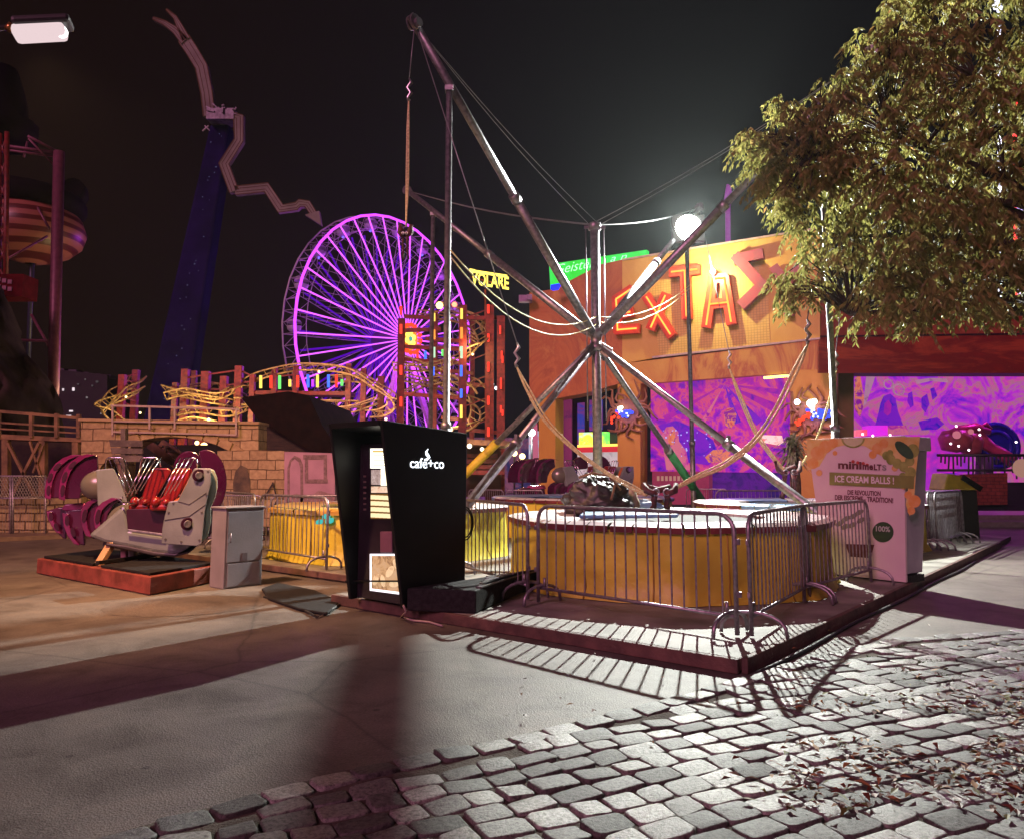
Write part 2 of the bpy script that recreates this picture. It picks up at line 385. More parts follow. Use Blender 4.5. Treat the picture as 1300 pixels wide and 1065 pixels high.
nt.links.new(ramp(nt,n1.outputs['Fac'],[(.36,(.22,.2,.2)),(.5,(.85,.85,.85)),(.62,(1.3,1.3,1.3))]),mx.inputs[2])
nt.links.new(mx.outputs[0],b.inputs['Base Color'])
rr=nt.nodes.new('ShaderNodeMapRange'); rr.inputs['To Min'].default_value=.65; rr.inputs['To Max'].default_value=.36; nt.links.new(at.outputs['Fac'],rr.inputs[0]); nt.links.new(rr.outputs[0],b.inputs['Roughness'])
bp=nt.nodes.new('ShaderNodeBump'); bp.inputs['Strength'].default_value=.7; bp.inputs['Distance'].default_value=.01; nt.links.new(n1.outputs['Fac'],bp.inputs['Height']); nt.links.new(bp.outputs[0],b.inputs['Normal'])
o=struct(mb,'cobblestones',sm)
a=o.data.attributes.new('tone','FLOAT','POINT'); a.data.foreach_set('value',tones)
# fallen leaves on the cobbles
mb=MB()
def leaf_on(px,py,s=1):
    g=G(px,py,.04); a=random.random()*6.28; l=random.uniform(.022,.045)*s; wd=l*.4; u=V((math.cos(a),math.sin(a),0)); v=V((-u.y,u.x,0))
    t=random.uniform(-.5,.5)
    mb.add([g-u*l,g+v*wd+V((0,0,.012)),g+u*l+V((0,0,t*l)),g-v*wd+V((0,0,.008)),],[(0,1,2,3)],random.choice((0,0,0,1,2)))
for i in range(1000):
    px=1310-abs(random.gauss(0,150)); py=random.gauss(915,42)+max(0,(1200-px))*.15
    if random.random()<.35: px=random.uniform(1000,1310); py=random.uniform(880,1065)
    g=G(px,max(py,815))
    if noise.noise(g*1.3)>-.08 and side(g)>.1: leaf_on(px,max(py,815))
for i in range(60):
    leaf_on(random.uniform(640,1300),random.uniform(755,960),.9)
struct(mb,'fallen_leaves',[mat('leaf_rust',(.13,.035,.015),.6,0,(.07,.02,.01),20),mat('leaf_tan',(.3,.16,.06),.6,0,(.2,.1,.03),20),mat('leaf_olive',(.08,.09,.02),.6,0,(.12,.1,.02),20)],'stuff','rust brown fallen leaves scattered over the cobbles at right','fallen leaves')
# weeds between the stones
mb=MB()
for i in range(900):
    px=random.gauss(1180,80); py=random.gauss(850,25)
    g=G(px,max(py,812)); 
    if side(g)<.2 or noise.noise(g*2)<.0: continue
    for k in range(3):
        a=random.random()*6.28; q=g+V((random.uniform(-.03,.03),random.uniform(-.03,.03),.0)); mb.add([q+V((math.cos(a)*.012,math.sin(a)*.012,0)),q-V((math.cos(a)*.012,math.sin(a)*.012,0)),q+V((random.uniform(-.03,.03),random.uniform(-.03,.03),.022))],[(0,1,2)])
struct(mb,'joint_weeds',mat('weed_green',(.05,.09,.02),.7),'stuff','short green weeds in the joints between the cobbles','weeds')
# ================================================================== PLATFORM
PC=G(940,855); PL=G(430,767); PRt=G(1265,690)
ul=(PL-PC).normalized(); ur=V((-ul.y,ul.x,0)); ur=ur if ur.x>0 else -ur
Llen=12.6; Rlen=(PRt-PC).dot(ur)
a=PC; b_=PC+ul*5.2; c_=PC+ul*5.2+ur*1.2; d_=PC+ul*12.5+ur*1.2; e_=PC+ul*12.5+ur*15.5; f_=PC+ur*15.5
DECK=mat('deck_boards',(.27,.25,.225),.7,0,(.13,.115,.10),1.7,.35,14,detail=8)
DEDGE=mat('deck_edge',(.13,.065,.05),.7,0,(.06,.03,.025),5,.4,30)
mb=MB(); pts=[V((p.x,p.y,.02)) for p in (a,b_,c_,d_,e_,f_)]
mb.prism(pts,(0,0,.10),0,1); solo(mb,'ride_platform',[DECK,DEDGE],'low grey deck with dark red edge carrying the bungee trampolines','platform',bevel=.012)
# edge boards
mb=MB()
mb.beam(PC+V((0,0,.062))-ur*.03,PC+ul*5.2+V((0,0,.062))-ur*.03,.05,.115); solo(mb,'edge_board',DEDGE,'dark red wooden edge board along the front of the ride platform','board',bevel=.008)
mb=MB(); mb.beam(PC+V((0,0,.066))-ul*.035,PC+ur*13.5+V((0,0,.066))-ul*.035,.055,.125); solo(mb,'edge_board',DEDGE,'purple black edge board along the right side of the ride platform','board',bevel=.008)
mb=MB(); s=PC-ul*.1+V((0,0,.02))
mb.tube([PC+ur*t-ul*(.13+.02*math.sin(t*1.7))+V((0,0,.022)) for t in [x*.4 for x in range(26)]],.018,6)
solo(mb,'power_cable',CABLE,'black power cable lying along the right edge of the platform','cable')
mb=MB(); pts=[G(500,742,.14),G(440,765,.13),G(425,780,.02),G(410,790,.02)]
pp=[G(x,y,.02) for x,y in ((432,766),(415,777),(402,783),(390,776),(365,762),(335,757))]; mb.tube(pp,.014,6)
solo(mb,'power_cable',CABLE,'thin cable trailing left from the foot of the coffee booth','cable')
mb=MB(); pp=[G(x,y,z) for x,y,z in ((512,768,.2),(516,776,.13),(509,783,.03),(525,787,.02),(545,789,.02),(562,794,.02))]; mb.tube(pp,.012,6)
solo(mb,'power_cable',mat('pale_cable',(.4,.3,.28),.5),'pale cable looping off the platform edge in front of the coffee booth','cable')
mb=MB(); pts=[G(332,750),G(352,742),G(400,752),G(432,766),G(415,782),G(380,776),G(340,762)]
mb.prism([p+V((0,0,.004)) for p in pts],(0,0,.035)); solo(mb,'rubber_mat',BLACK,'black rubber mat on the asphalt between cabinet and coffee booth','mat',bevel=.015)
# ================================================================== BUNGEE RIDE
M0=V((1.65,14.9,0)); DZ=.12
DA=V((-.61,-.79,0));DB=V((-.79,.61,0));DC=V((.61,.79,0));DD=V((.79,-.61,0))
HUB=M0+V((0,0,P(757,432,14.9).z)); TOP=M0+V((0,0,P(757,286,14.9).z))
bt=thing('bungee_tower','tall steel bungee mast with four slanting booms and cables over the trampolines','bungee ride',(M0.x,M0.y,DZ))
mb=MB(); mb.tube([M0+V((0,0,DZ)),TOP],.09,14); mb.box(M0+V((0,0,DZ+.03)),(.5,.5,.06)); part(mb,'mast',STEEL,bt)
mb=MB(); mb.lathe(HUB,[(.1,-.22),(.17,-.2),(.17,-.12),(.11,-.08),(.11,.08),(.17,.12),(.17,.2),(.1,.22)],14)
for d in (DA,DB,DC,DD):
    mb.beam(HUB+d*.08+V((0,0,.14)),HUB+d*.32+V((0,0,.28)),.03,.2); mb.beam(HUB+d*.08-V((0,0,.14)),HUB+d*.32-V((0,0,.3)),.03,.2)
part(mb,'hub',STEELD,bt)
mb=MB(); mb.lathe(TOP-V((0,0,.12)),[(.09,0),(.13,.02),(.13,.14),(.1,.16),(.0,.17)],14)
for s in (-1,1):
    mb.tube([TOP+V((s*.18,0,-.02)),M0+V((s*.18,0,2.6))],.014,6)
    mb.box(TOP+V((s*.14,0,-.05)),(.14,.05,.05))
part(mb,'mast_head',STEELD,bt)
ZT=P(520,33,10.9).z
tips={}
for d,L,Lp,k in ((DA,5.08,4.32,'A'),(DB,5.3,4.45,'B'),(DC,5.1,4.3,'C'),(DD,5.2,4.4,'D')):
    ztip=ZT if k!='B' else P(513,243,M0.y+DB.y*5.3).z
    tip=V((M0.x,M0.y,0))+d*L+V((0,0,ztip)); st=HUB+d*.15+V((0,0,.15)); tips[k]=tip
    bm_=MB(); mid=st+(tip-st)*.5; bm_.tube([st,mid],.082,12); bm_.tube([mid,tip],.066,12); bm_.tube([mid-(tip-st).normalized()*.08,mid+(tip-st).normalized()*.08],.095,12)
    bo=part(bm_,'boom',STEEL,bt)
    mm=MB(); a_=(tip-st).normalized(); sd_=a_.cross(V((0,0,1))).normalized()
    mm.disc(tip+a_*.05-sd_*.05,sd_,.11,.03,14); mm.disc(tip+a_*.05+sd_*.03,sd_,.11,.03,14); mm.beam(tip-a_*.1,tip+a_*.16,.03,.17); mm.disc(tip+a_*.02-sd_*.1,sd_,.07,.2,12)
    part(mm,'pulley',STEELD,bo)
    fr=Lp/L; pt=st+(tip-st)*((Lp-.15)/(L-.15)); m2=MB(); m2.tube([V((pt.x,pt.y,DZ)),V((pt.x,pt.y,2.3)),V((pt.x,pt.y,2.3)),pt],[.062,.062,.05,.05],12); m2.tube([V((pt.x,pt.y,2.24)),V((pt.x,pt.y,2.34))],.075,12); m2.box((pt.x,pt.y,DZ+.025),(.3,.3,.05)); m2.box(pt-V((0,0,.09)),(.13,.13,.08)); part(m2,'prop_pole',STEEL,bt)
    Lf={'A':5.08,'B':5.3,'C':6.0,'D':5.15}[k]; ft=V((M0.x,M0.y,DZ))+d*Lf; sb=HUB+d*.12-V((0,0,.15))
    m3=MB(); mi_=sb+(ft-sb)*.5; m3.tube([sb,mi_],.06,12); m3.tube([mi_,ft],.075,12); m3.tube([mi_-(ft-sb).normalized()*.07,mi_+(ft-sb).normalized()*.07],.095,12); m3.box(ft+V((0,0,.02)),(.34,.34,.04)); m3.box(mi_+V((0,0,.1)),(.05,.12,.12))
    sl=part(m3,'stay_leg',STEELD if k=='A' else STEEL,bt)
    if k in 'BC':
        m4=MB(); f0,f1=((.46,.8) if k=='B' else (.5,.86)); m4.tube([sb+(ft-sb)*f0,sb+(ft-sb)*f1],.095,12)
        part(m4,'foam_sleeve',mat('yellow_foam' if k=='B' else 'green_foam',(.62,.5,.03) if k=='B' else (.02,.2,.06),.6),sl,'yellow foam padding' if k=='B' else 'green foam padding')
    m5=MB()
    for s_ in (-.1,.1):
        pp=[TOP+V((s_,0,.0))+(tip-TOP-V((s_,0,0)))*t-V((0,0,math.sin(PI*t)*.12)) for t in [x/8 for x in range(9)]]; m5.tube(pp,.008,4)
    part(m5,'guy_cable',WIRE,bt)
# sagging cable pair between poles
def sag(p,q,s,n=16): 
    p=V(p);q=V(q); return [p+(q-p)*(i/n)-V((0,0,s*4*(i/n)*(1-i/n))) for i in range(n+1)]
cA=P(572,318,11.4)
mb=MB(); mb.tube(sag(cA,HUB+V((0,-.1,.45)),.55),.011,6); mb.tube(sag(cA-V((0,0,.1)),HUB+V((0,-.1,.3)),.62),.011,6)
mb.tube(sag(HUB+V((0,-.1,.45)),P(876,362,18),.25),.008,6); mb.tube(sag(HUB+V((0,-.1,.35)),P(876,366,18),.3),.008,6)
part(mb,'hanging_cable',CORD,bt)
# bungee cords (each hangs from the tower: things of their own)
HARN=mat('harness_webbing',(.03,.012,.015),.7,0,(.12,.02,.02),12)
HOOK=mat('hook_steel',(.6,.58,.6),.3,.9)
def cordset(name,tip,hook,pts,label,n=4,wdt=.05,col=CORD):
    t=thing(name,label,'bungee cords',hook if not isinstance(hook,V) else tuple(hook),'bungee cord sets hanging from the booms')
    hook=V(hook); m=MB(); m.tube([tip,hook+V((0,0,.35))],.008,5); part(m,'hoist_cable',WIRE,t)
    m=MB(); m.tube([hook+V((0,0,.35)),hook+V((.03,0,.28)),hook+V((-.03,0,.2)),hook+V((.03,0,.12)),hook+V((-.02,0,.05)),hook],[.012,.03,.022,.032,.02,.03],6); part(m,'shackle',HOOK,t)
    m=MB()
    pts=[V(p) for p in pts]
    for k in range(n):
        o=V(((k-(n-1)/2)*wdt/n*1.2,0,((k*37)%n-(n-1)/2)*wdt/n)); 
        pl=[hook]+[p+o*(1 if i<len(pts)-1 else .2)+V((random.uniform(-.012,.012),0,random.uniform(-.012,.012))) for i,p in enumerate(pts)]
        # smooth
        q=[]
        for i in range(len(pl)-1):
            p0=pl[max(i-1,0)];p1=pl[i];p2=pl[i+1];p3=pl[min(i+2,len(pl)-1)]
            for j in range(5):
                s=j/5; q.append(.5*((2*p1)+(-p0+p2)*s+(2*p0-5*p1+4*p2-p3)*s*s+(-p0+3*p1-3*p2+p3)*s**3))
        q.append(pl[-1]); m.tube(q,.013,6)
    part(m,'cord_bundle',col,t); return t
def harness(px,py,Y,label,w=.62,h=.55):
    c=P(px,py,Y); t=thing('bungee_harness',label,'harness',tuple(c),'jump harnesses')
    m=MB()
    for s in (-1,1):
        m.tube([c+V((s*w*.5,0,h*.42)),c+V((s*w*.42,-.05,h*.2)),c+V((s*w*.25,-.08,h*.12)),c+V((s*.06,-.06,h*.2))],[.03,.05,.05,.03],8)
        m.tube([c+V((s*w*.16,-.06,h*.15)),c+V((s*w*.21,-.05,-h*.1)),c+V((s*w*.18,0,-h*.3)),c+V((s*w*.26,.05,-h*.48))],[.05*min(1,w*2),.045*min(1,w*2),.04*min(1,w*2),.05*min(1,w*2)],8)
    m.tube([c+V((-w*.35,.05,h*.3)),c+V((0,.14,h*.2)),c+V((w*.35,.05,h*.3))],.045,8)
    part(m,'waist_belt',HARN,t)
    m=MB()
    for s in (-1,1): m.tube([c+V((s*w*.16,-.1,h*.15))+V((math.cos(a)*.1*w,0,math.sin(a)*.1*w)) for a in [k*PI/5 for k in range(10)]],.01,5,closed=True)
    part(m,'buckle',HOOK,t); return t
Tx=.25
cordset('bungee_cord_set',tips['A']+V((-.02,0,-.05)),P(519,128,10.9),[P(518,170,10.9),P(517,230,10.9),P(515,288,10.9)],'yellow cord bundle hanging straight down from the tallest left boom, over the purple wheel')
cordset('bungee_cord_set',tips['A'],P(656,466,10.8),[P(668,492,10.8),P(692,532,10.8),P(728,570,10.8),P(770,600,10.8),P(806,620,10.8),P(822,628,10.8)],'cord bundle curving down to the black bag left of the mast',3)
cordset('bungee_cord_set',tips['D'],P(1026,436,10.9),[P(1012,466,10.9),P(985,520,10.9),P(955,562,10.9),P(920,590,10.9),P(880,608,10.9),P(846,626,10.8)],'cord bundle crossing the purple mural down to the small red harness',5,.09)
cordset('bungee_cord_set',tips['C'],P(926,468,15.2),[P(940,505,15.2),P(960,550,15.2),P(985,585,15.2),P(1000,600,15.2)],'thin cord bundle in front of the mural leading to the black harness',3)
cordset('bungee_cord_set',tips['D'],P(1062,470,14.6),[P(1052,515,14.6),P(1036,558,14.6),P(1018,590,14.6)],'cord bundle behind the ice cream machine beside the light cluster',3)
harness(838,630,10.7,'small black and red harness lying on the front trampoline',.46,.42)
harness(1001,607,15.2,'black jump harness hanging in front of the palm',.5,.8)
harness(515,306,10.9,'harness dangling at the end of the left cord before the purple wheel',.16,.55)
# ================================================================== TRAMPOLINES
YEL=mat('yellow_tarpaulin',(.60,.50,.045),.46,0,(.44,.35,.03),1.6,.5,2.4,detail=7)
YEL.node_tree.nodes['Bump'].inputs['Distance'].default_value=.09
YSEAM=mat('tarpaulin_seam',(.3,.18,.02),.5)
PADW=mat('pale_pad',(.66,.64,.62),.4,0,(.5,.48,.5),2)
PADB=mat('blue_pad',(.10,.22,.42),.4,0,(.16,.3,.5),2)
PADR=mat('maroon_pad',(.18,.02,.03),.45,0,(.1,.01,.02),3)
PADO=mat('orange_pad',(.55,.28,.05),.45,0,(.5,.4,.1),3)
MATT=mat('jump_mesh',(.02,.02,.022),.8)
def trampoline(c,label,r=2.2,rot=.1,pads=(0,1,2)):
    c=V(c); t=thing('trampoline',label,'trampoline',(c.x,c.y,DZ),'trampolines round the bungee mast'); H=1.0
    N=160; m=MB(); vs=[]
    def rad(th):  # rounded square-ish octagon
        q=abs(((th+rot)/(PI/4))%1-.5)*2
        return r*(.955+.045*q*q)
    for zi in range(7):
        f=zi/6; z=DZ+.01+f*(H-DZ-.07)
        for k in range(N):
            th=2*PI*k/N; wr=1+.014*math.sin(th*8+rot*8)*f*(1-f)*4+.02*noise.noise(V((th*9,f*1.5,c.x)))*(1-.6*f)+.012*noise.noise(V((th*25,f*4,c.x)))+(.03 if zi==0 else 0)
            vs.append(c+V((math.cos(th)*rad(th)*wr,math.sin(th)*rad(th)*wr,z)))
    fs=[(i*N+k,i*N+(k+1)%N,(i+1)*N+(k+1)%N,(i+1)*N+k) for i in range(6) for k in range(N)]
    m.add(vs,fs,0,True); sk=part(m,'skirt',YEL,t)
    for s_ in range(16):
        th=2*PI*s_/16+rot; k=int(th/(2*PI)*N)%N; m=MB(); m.tube([vs[i*N+k] for i in range(7)],.012,5); part(m,'seam',YSEAM,sk)
    m=MB(); 
    for k in range(8):
        th0=2*PI*(k)/8-rot+PI/8; 
        n=7
        for j in range(n-1):
            a0=th0+2*PI/8*j/(n-1)+.008; a1=th0+2*PI/8*(j+1)/(n-1)-(.008 if j==n-2 else 0)
            R0,R1=rad(a0)*1.015,rad(a1)*1.015; ri=.60
            z=H; q=[]
            for (aa,R) in ((a0,R0),(a1,R1)):
                cs=V((math.cos(aa),math.sin(aa),0))
                q.append([c+cs*(R*1.01)+V((0,0,z-.085+.012*noise.noise(V((aa*9,c.x,0))))),c+cs*(R*1.015)+V((0,0,z-.015)),c+cs*R*.97+V((0,0,z+.02+.012*noise.noise(V((aa*5,1,c.x))))),c+cs*R*.8+V((0,0,z+.012+.015*noise.noise(V((aa*7,2,c.y))))),c+cs*R*ri+V((0,0,z-.01)),c+cs*R*ri+V((0,0,z-.06))])
            mi=pads[(k*5+(k//3))%len(pads)]
            for e in range(5):
                m.add([q[0][e],q[1][e],q[1][e+1],q[0][e+1]],[(0,1,2,3)],mi if e else (2 if mi==0 else mi),True)
    part(m,'edge_pads',[PADW,PADB,PADR,PADO],t)
    m=MB(); m.disc(c+V((0,0,H-.07)),(0,0,1),r*.66,.02,40); part(m,'jump_mat',MATT,t)
    m=MB(); m.tube([c+V((math.cos(k*PI/20)*r*.9,math.sin(k*PI/20)*r*.9,H-.09)) for k in range(40)],.03,6,closed=True)
    part(m,'frame_ring',STEELD,t); return t
trampoline((2.18,10.95,0),'front trampoline in a yellow tarpaulin skirt behind the corner barriers',2.2,.12,(0,0,2,0,1))
trampoline((-2.25,14.6,0),'left trampoline with orange edge pads, partly behind the coffee booth',2.2,.3,(0,3,0,1,0))
trampoline((1.7,19.2,0),'rear trampoline behind the mast, blue edge pads showing',2.2,.2,(0,1,0))
trampoline((5.95,15.9,0),'right trampoline behind the ice cream machine',2.2,.5,(0,0,1,2))
mb=MB()
for (x0,y0,x1,y1) in ((409,652,419,658),(413,657,423,664),(401,659,410,665)): mb.prism([P(x0,y0+2,12.44),P(x0+3,y0,12.44),P(x1,y0,12.44),P(x1,y1-2,12.44),P(x1-3,y1,12.44),P(x0,y1,12.44)],(0,.03,0))
solo(mb,'turquoise_blocks',glow('turquoise_emission',(.08,.6,.55),.9),'three small glowing turquoise blocks before the left trampoline skirt','badge')  # flat patches given their own turquoise emission
# loose pads / folded cover on front trampoline
mb=MB(); a0=P(728,640,9.7)
pts=[P(735,640,9.6),P(860,640,9.8),P(862,634,10.4),P(740,632,10.4)]
pts=[V((p.x,p.y,1.035)) for p in pts]; mb.prism(pts,(0,0,.05)); solo(mb,'folded_pad',PADB,'dark blue folded pad lying across the front trampoline','pad',bevel=.02)
# black tarpaulin bundle
def lump(c,sx,sy,sz,seed,n=36,h=18,amp=.28,fq=2.2):
    vs=[];fs=[]
    for i in range(h+1):
        ph=PI*i/h*.62
        for k in range(n):
            th=2*PI*k/n; d=V((math.sin(ph)*math.cos(th),math.sin(ph)*math.sin(th),math.cos(ph)))
            rr=1+amp*noise.noise(d*fq+V((seed,0,0)))+amp*.4*noise.noise(d*fq*3+V((seed,3,0)))+amp*.25*abs(noise.noise(d*fq*6+V((seed,5,0))))
            q=V((d.x*sx,d.y*sy,max(0,(d.z+.36))*sz/1.36))*rr; vs.append(V(c)+q)
    for i in range(h):
        for k in range(n): fs.append((i*n+k,i*n+(k+1)%n,(i+1)*n+(k+1)%n,(i+1)*n+k))
    return vs,fs
mb=MB(); c=P(758,636,11.6); vs,fs=lump((c.x,c.y,1.0),.46,.38,.5,4,60,30,.32,2.0); mb.add(vs,fs,0,True)
tt=thing('tarpaulin_bundle','big bundle of crumpled black tarpaulin on the trampolines left of the mast foot','tarpaulin',(c.x,c.y,1.0))
TARP=mat('black_tarpaulin',(.014,.009,.011),.42,0,(.035,.02,.025),5,.8,12)
part(mb,'cover',TARP,tt)
mb=MB(); mb.tube([P(735,606,11.3),P(752,600,11.25),P(775,604,11.25),P(788,622,11.2)],.022,6); mb.tube([P(784,604,11.3),P(776,634,11.15)],.02,6); part(mb,'strap',mat('brown_strap',(.2,.1,.06),.7),tt)
mb=MB(); c=P(798,634,11.9); vs,fs=lump((c.x,c.y,1.02),.16,.12,.34,9,20,12,.3); mb.add(vs,fs,0,True); solo(mb,'cloth_bag',mat('cream_cloth',(.5,.44,.33),.8,0,(.3,.22,.14),6,.4,20),'small cream cloth bag beside the black tarpaulin bundle','bag')
mb=MB(); c=P(812,632,12.6); vs,fs=lump((c.x,c.y,1.02),.38,.2,.14,12,20,12,.3); mb.add(vs,fs,0,True); solo(mb,'folded_sheet',PADB,'crumpled light blue sheet right of the cream bag','sheet')
# ================================================================== BARRIERS
def make_barrier(nb=17):
    t=thing('crowd_barrier','','barrier')
    L,H,r=2.3,1.1,.021; z0=.18; m=MB(); R=.16; pts=[V((-L/2,0,.02)),V((-L/2,0,H-R))]
    for k in range(1,6): a=PI-PI/2*k/6; pts.append(V((-L/2+R+R*math.cos(a),0,H-R+R*math.sin(a))))
    pts.append(V((-L/2+R,0,H))); pts2=[V((-p.x,0,p.z)) for p in reversed(pts)]
    m.tube(pts+pts2,r,10); m.tube([(-L/2,0,z0),(L/2,0,z0)],r*.85,8)
    for s in(-1,1):
        m.box((s*(L/2+.03),0,.85),(.04,.025,.05)); m.box((s*(L/2+.03),0,.38),(.04,.025,.05))
    part(m,'rail_frame',BARR,t)
    for k in range(nb):
        x=-L/2+L*(k+1)/(nb+1); top=H-(0 if abs(x)<L/2-R else R-math.sqrt(max(0,R*R-(abs(x)-(L/2-R))**2)))
        m=MB(); m.tube([(x,0,z0),(x,0,top)],.0085,6,cap=False); part(m,'bar',BARR,t)
    for s in (-1,1):
        m=MB(); x=s*(L/2-.06); pts=[]
        for k in range(11):
            a=PI*k/10; pts.append(V((x,-.3*math.cos(a),.015+.2*math.sin(a)**.7)))
        m.tube(pts,.018,8); m.tube([(x-s*.03,0,.2),(x-s*.03,0,.3)],.016,6); part(m,'foot',BARR,t)
    return t
BAR=make_barrier(); first=[True]
def put_barrier(p,q,label,z=DZ,group='crowd barriers round the bungee platform'):
    p=V((p[0],p[1],0));q=V((q[0],q[1],0)); m=(p+q)/2; a=math.atan2(q.y-p.y,q.x-p.x); sc_=(q-p).length/2.38
    if first[0]: o=BAR; first[0]=False; o['label']=label; o['group']=group; o.location=(m.x,m.y,z); o.rotation_euler=(0,0,a)
    else: o=dup(BAR,(m.x,m.y,z),a,label,group)
    o.scale=(sc_,1,1); return o
put_barrier((.27,9.0),(2.07,7.15),'grey tube barrier before the yellow front trampoline, ending at the platform corner')
put_barrier((2.14,7.12),(3.48,9.2),'barrier running back from the platform corner towards the ice cream machine')
put_barrier((3.3,8.95),(4.86,10.62),'barrier standing against the printed front of the ice cream machine')
put_barrier((-.85,11.35),(.2,9.1),'barrier between the black coffee booth and the front trampoline')
put_barrier((-4.4,13.55),(-2.78,11.85),'barrier before the left trampoline, touching the left side of the coffee booth')
put_barrier((-5.75,15.4),(-4.5,13.65),'barrier standing directly right of the grey cabinet, before the left trampoline')
put_barrier((-7.6,17.3),(-5.4,17.0),'rear barrier left of the pink painted wall',0)
put_barrier((-5.3,17.0),(-3.1,17.0),'rear barrier along the pink painted wall',0)
bx=P(1186,660,13.6)
stk=[(8.15,13.9,9.75,16.1),(8.35,13.75,9.95,15.95),(8.52,13.62,10.1,15.8),(8.72,13.5,10.28,15.65)]
G1=lambda px,py:G(px,py,DZ)
s0=G1(1183,702)
nm=['outermost','second','third','innermost']
for i in range(4):
    a=V((s0.x-.05+i*.13,s0.y+.5+i*-.02,0)); b=a+V((1.55,1.75,0))
    put_barrier((b.x,b.y),(a.x,a.y),'%s barrier of the parked stack right of the ice cream machine'%['leftmost','second from left','second from right','rightmost'][i])
FENCE=[]
def pale_barrier(p,q,label,z=0):
    o=put_barrier(p,q,label,z,'pale barriers at the back'); return o
# ================================================================== COFFEE BOOTH
C0=G(512,775,DZ); f=V((.742,-.67,0)).normalized(); nn=V((f.y,-f.x,0)); nn=-nn if nn.y>0 else nn   # n faces viewer-left
C0=V((C0.x,C0.y,0)); L0=C0-f*.99; bk=-nn
D=.93; ov=.34
zt=P(485,533,8.3).z; 
cb=thing('coffee_booth','tall black tapered coffee vending booth with glowing white lettering','vending booth',(C0.x-.2,C0.y+.5,DZ))
def panel(base,th,label=None):
    # side panel: bottom front, bottom back, top back, top front (leaning forward)
    zb=DZ+.02
    p=[base+V((0,0,zb)),base+bk*D+V((0,0,zb)),base+bk*(D+.02)+V((0,0,zt-.1)),base+nn*ov+V((0,0,zt))]
    m=MB(); m.prism(p,f*th); return m
part(panel(C0,-.05),'side_panel',BPAINT,cb,bevel=.01); part(panel(L0,.05),'side_panel',BPAINT,cb,bevel=.01)
m=MB(); a=L0+nn*ov+V((0,0,zt-.001))+f*.052; b=C0+nn*ov+V((0,0,zt-.001))-f*.052; c=C0+bk*D+V((0,0,zt-.101))-f*.052; d=L0+bk*D+V((0,0,zt-.101))+f*.052
m.prism([a,b,c,d],(0,0,-.06)); part(m,'roof_panel',BPAINT,cb)
m=MB(); a=L0+f*.06+bk*.08; b=C0-f*.06+bk*.08
m.prism([a+V((0,0,DZ+.04)),b+V((0,0,DZ+.04)),b+V((0,0,zt-.22)),a+V((0,0,zt-.22))],bk*.7)
VB=mat('machine_front',(.012,.008,.012),.18,0,(.02,.012,.02),3); vm=part(m,'vending_machine',VB,cb,bevel=.006)
WM=Wall(a,b); 
def face(px,py,off=.0): 
    return WM.at(px,py,off)
LITC=glow('lit_cups',(1,.78,.45),1.25)
off=.012
def rect(wl,x0,y0,x1,y1,off,th,m,mi=0,front=True):
    A=wl.at(x0,(y0[0] if isinstance(y0,tuple) else y0),off)
    B=wl.at(x1,(y0[1] if isinstance(y0,tuple) else y0),off)
    C=wl.at(x1,(y1[1] if isinstance(y1,tuple) else y1),off); Dd=wl.at(x0,(y1[0] if isinstance(y1,tuple) else y1),off)
    A.z=max(A.z,B.z) if False else A.z
    m.prism([A,B,C,Dd],wl.n*th,mi); return m
m=MB(); rect(WM,471,569,505,594,.004,.01,m); part(m,'price_panel',glow('warm_white_screen',(1,.95,.82),2.4),vm)
m=MB(); rect(WM,473,571.5,504,574,.016,.002,m); 
for i in range(5): rect(WM,474,577+i*3.2,501,577.9+i*3.2,.016,.002,m)
part(m,'price_rows',glow('yellow_rows',(.95,.62,.15),.9),vm)
m=MB(); rect(WM,472,596,484,615,.004,.01,m); part(m,'picture_panel',mural('coffee_picture',[(.3,(.15,.09,.07)),(.5,(.35,.24,.2)),(.7,(.75,.65,.6))],6,.7,1),vm)
m=MB(); rect(WM,484.3,594.5,506,616,.004,.01,m); part(m,'light_panel',glow('cream_light',(1,.86,.6),2.0),vm)
m=MB(); rect(WM,472,617,507,625,.004,.01,m); part(m,'button_strip',mural('strip',[(.35,(.5,.2,.08)),(.6,(.9,.7,.5))],14,.8,.5),vm)
m=MB(); rect(WM,471,626.5,508,658,.004,.006,m); sh=part(m,'cup_shelf',glow('amber_backlight',(.45,.18,.04),.5),vm)
m=MB()
for r_ in range(4):
    for c__ in range(6):
        x=472.3+c__*5.2; y=628.0+r_*7.6+c__*.25; rect(WM,x,y,x+4.2,y+5.4,.011,.02,m)
part(m,'cups',LITC,sh)
m=MB(); rect(WM,484,674,499,701,.002,.02,m); part(m,'dispenser_door',mat('mauve_plastic',(.2,.09,.13),.35),vm,bevel=.02)
m=MB(); rect(WM,470.5,702.5,509,(749,754),.003,.012,m); po=part(m,'poster_frame',glow('poster_edge',(1,.88,.95),1.8),vm)
m=MB(); rect(WM,472,705,508,(746.5,751),.016,.003,m); pz=part(m,'poster',mural('coffee_beans_poster',[(.3,(.16,.07,.035)),(.45,(.3,.14,.07)),(.6,(.8,.52,.25)),(.8,(.8,.6,.4))],5,.55,1.2),po)
m=MB()
for (x,y,rx,ry,an) in ((477,735,3.6,8,.3),(486,737,3,8,-.2),(495,725,4,8,.5),(503,716,3.4,7,-.4),(500,741,6,4,0)):
    pts=[]
    for k in range(16):
        a_=2*PI*k/16; dx=rx*math.cos(a_);dy=ry*math.sin(a_); pts.append(WM.at(x+dx*math.cos(an)-dy*math.sin(an),y+dx*math.sin(an)+dy*math.cos(an),.02))
    m.prism(pts,WM.n*.002)
part(m,'printed_beans',mural('bean',[(.35,(.45,.2,.08)),(.6,(.95,.7,.4))],14,.75,.6),pz)
m=MB()
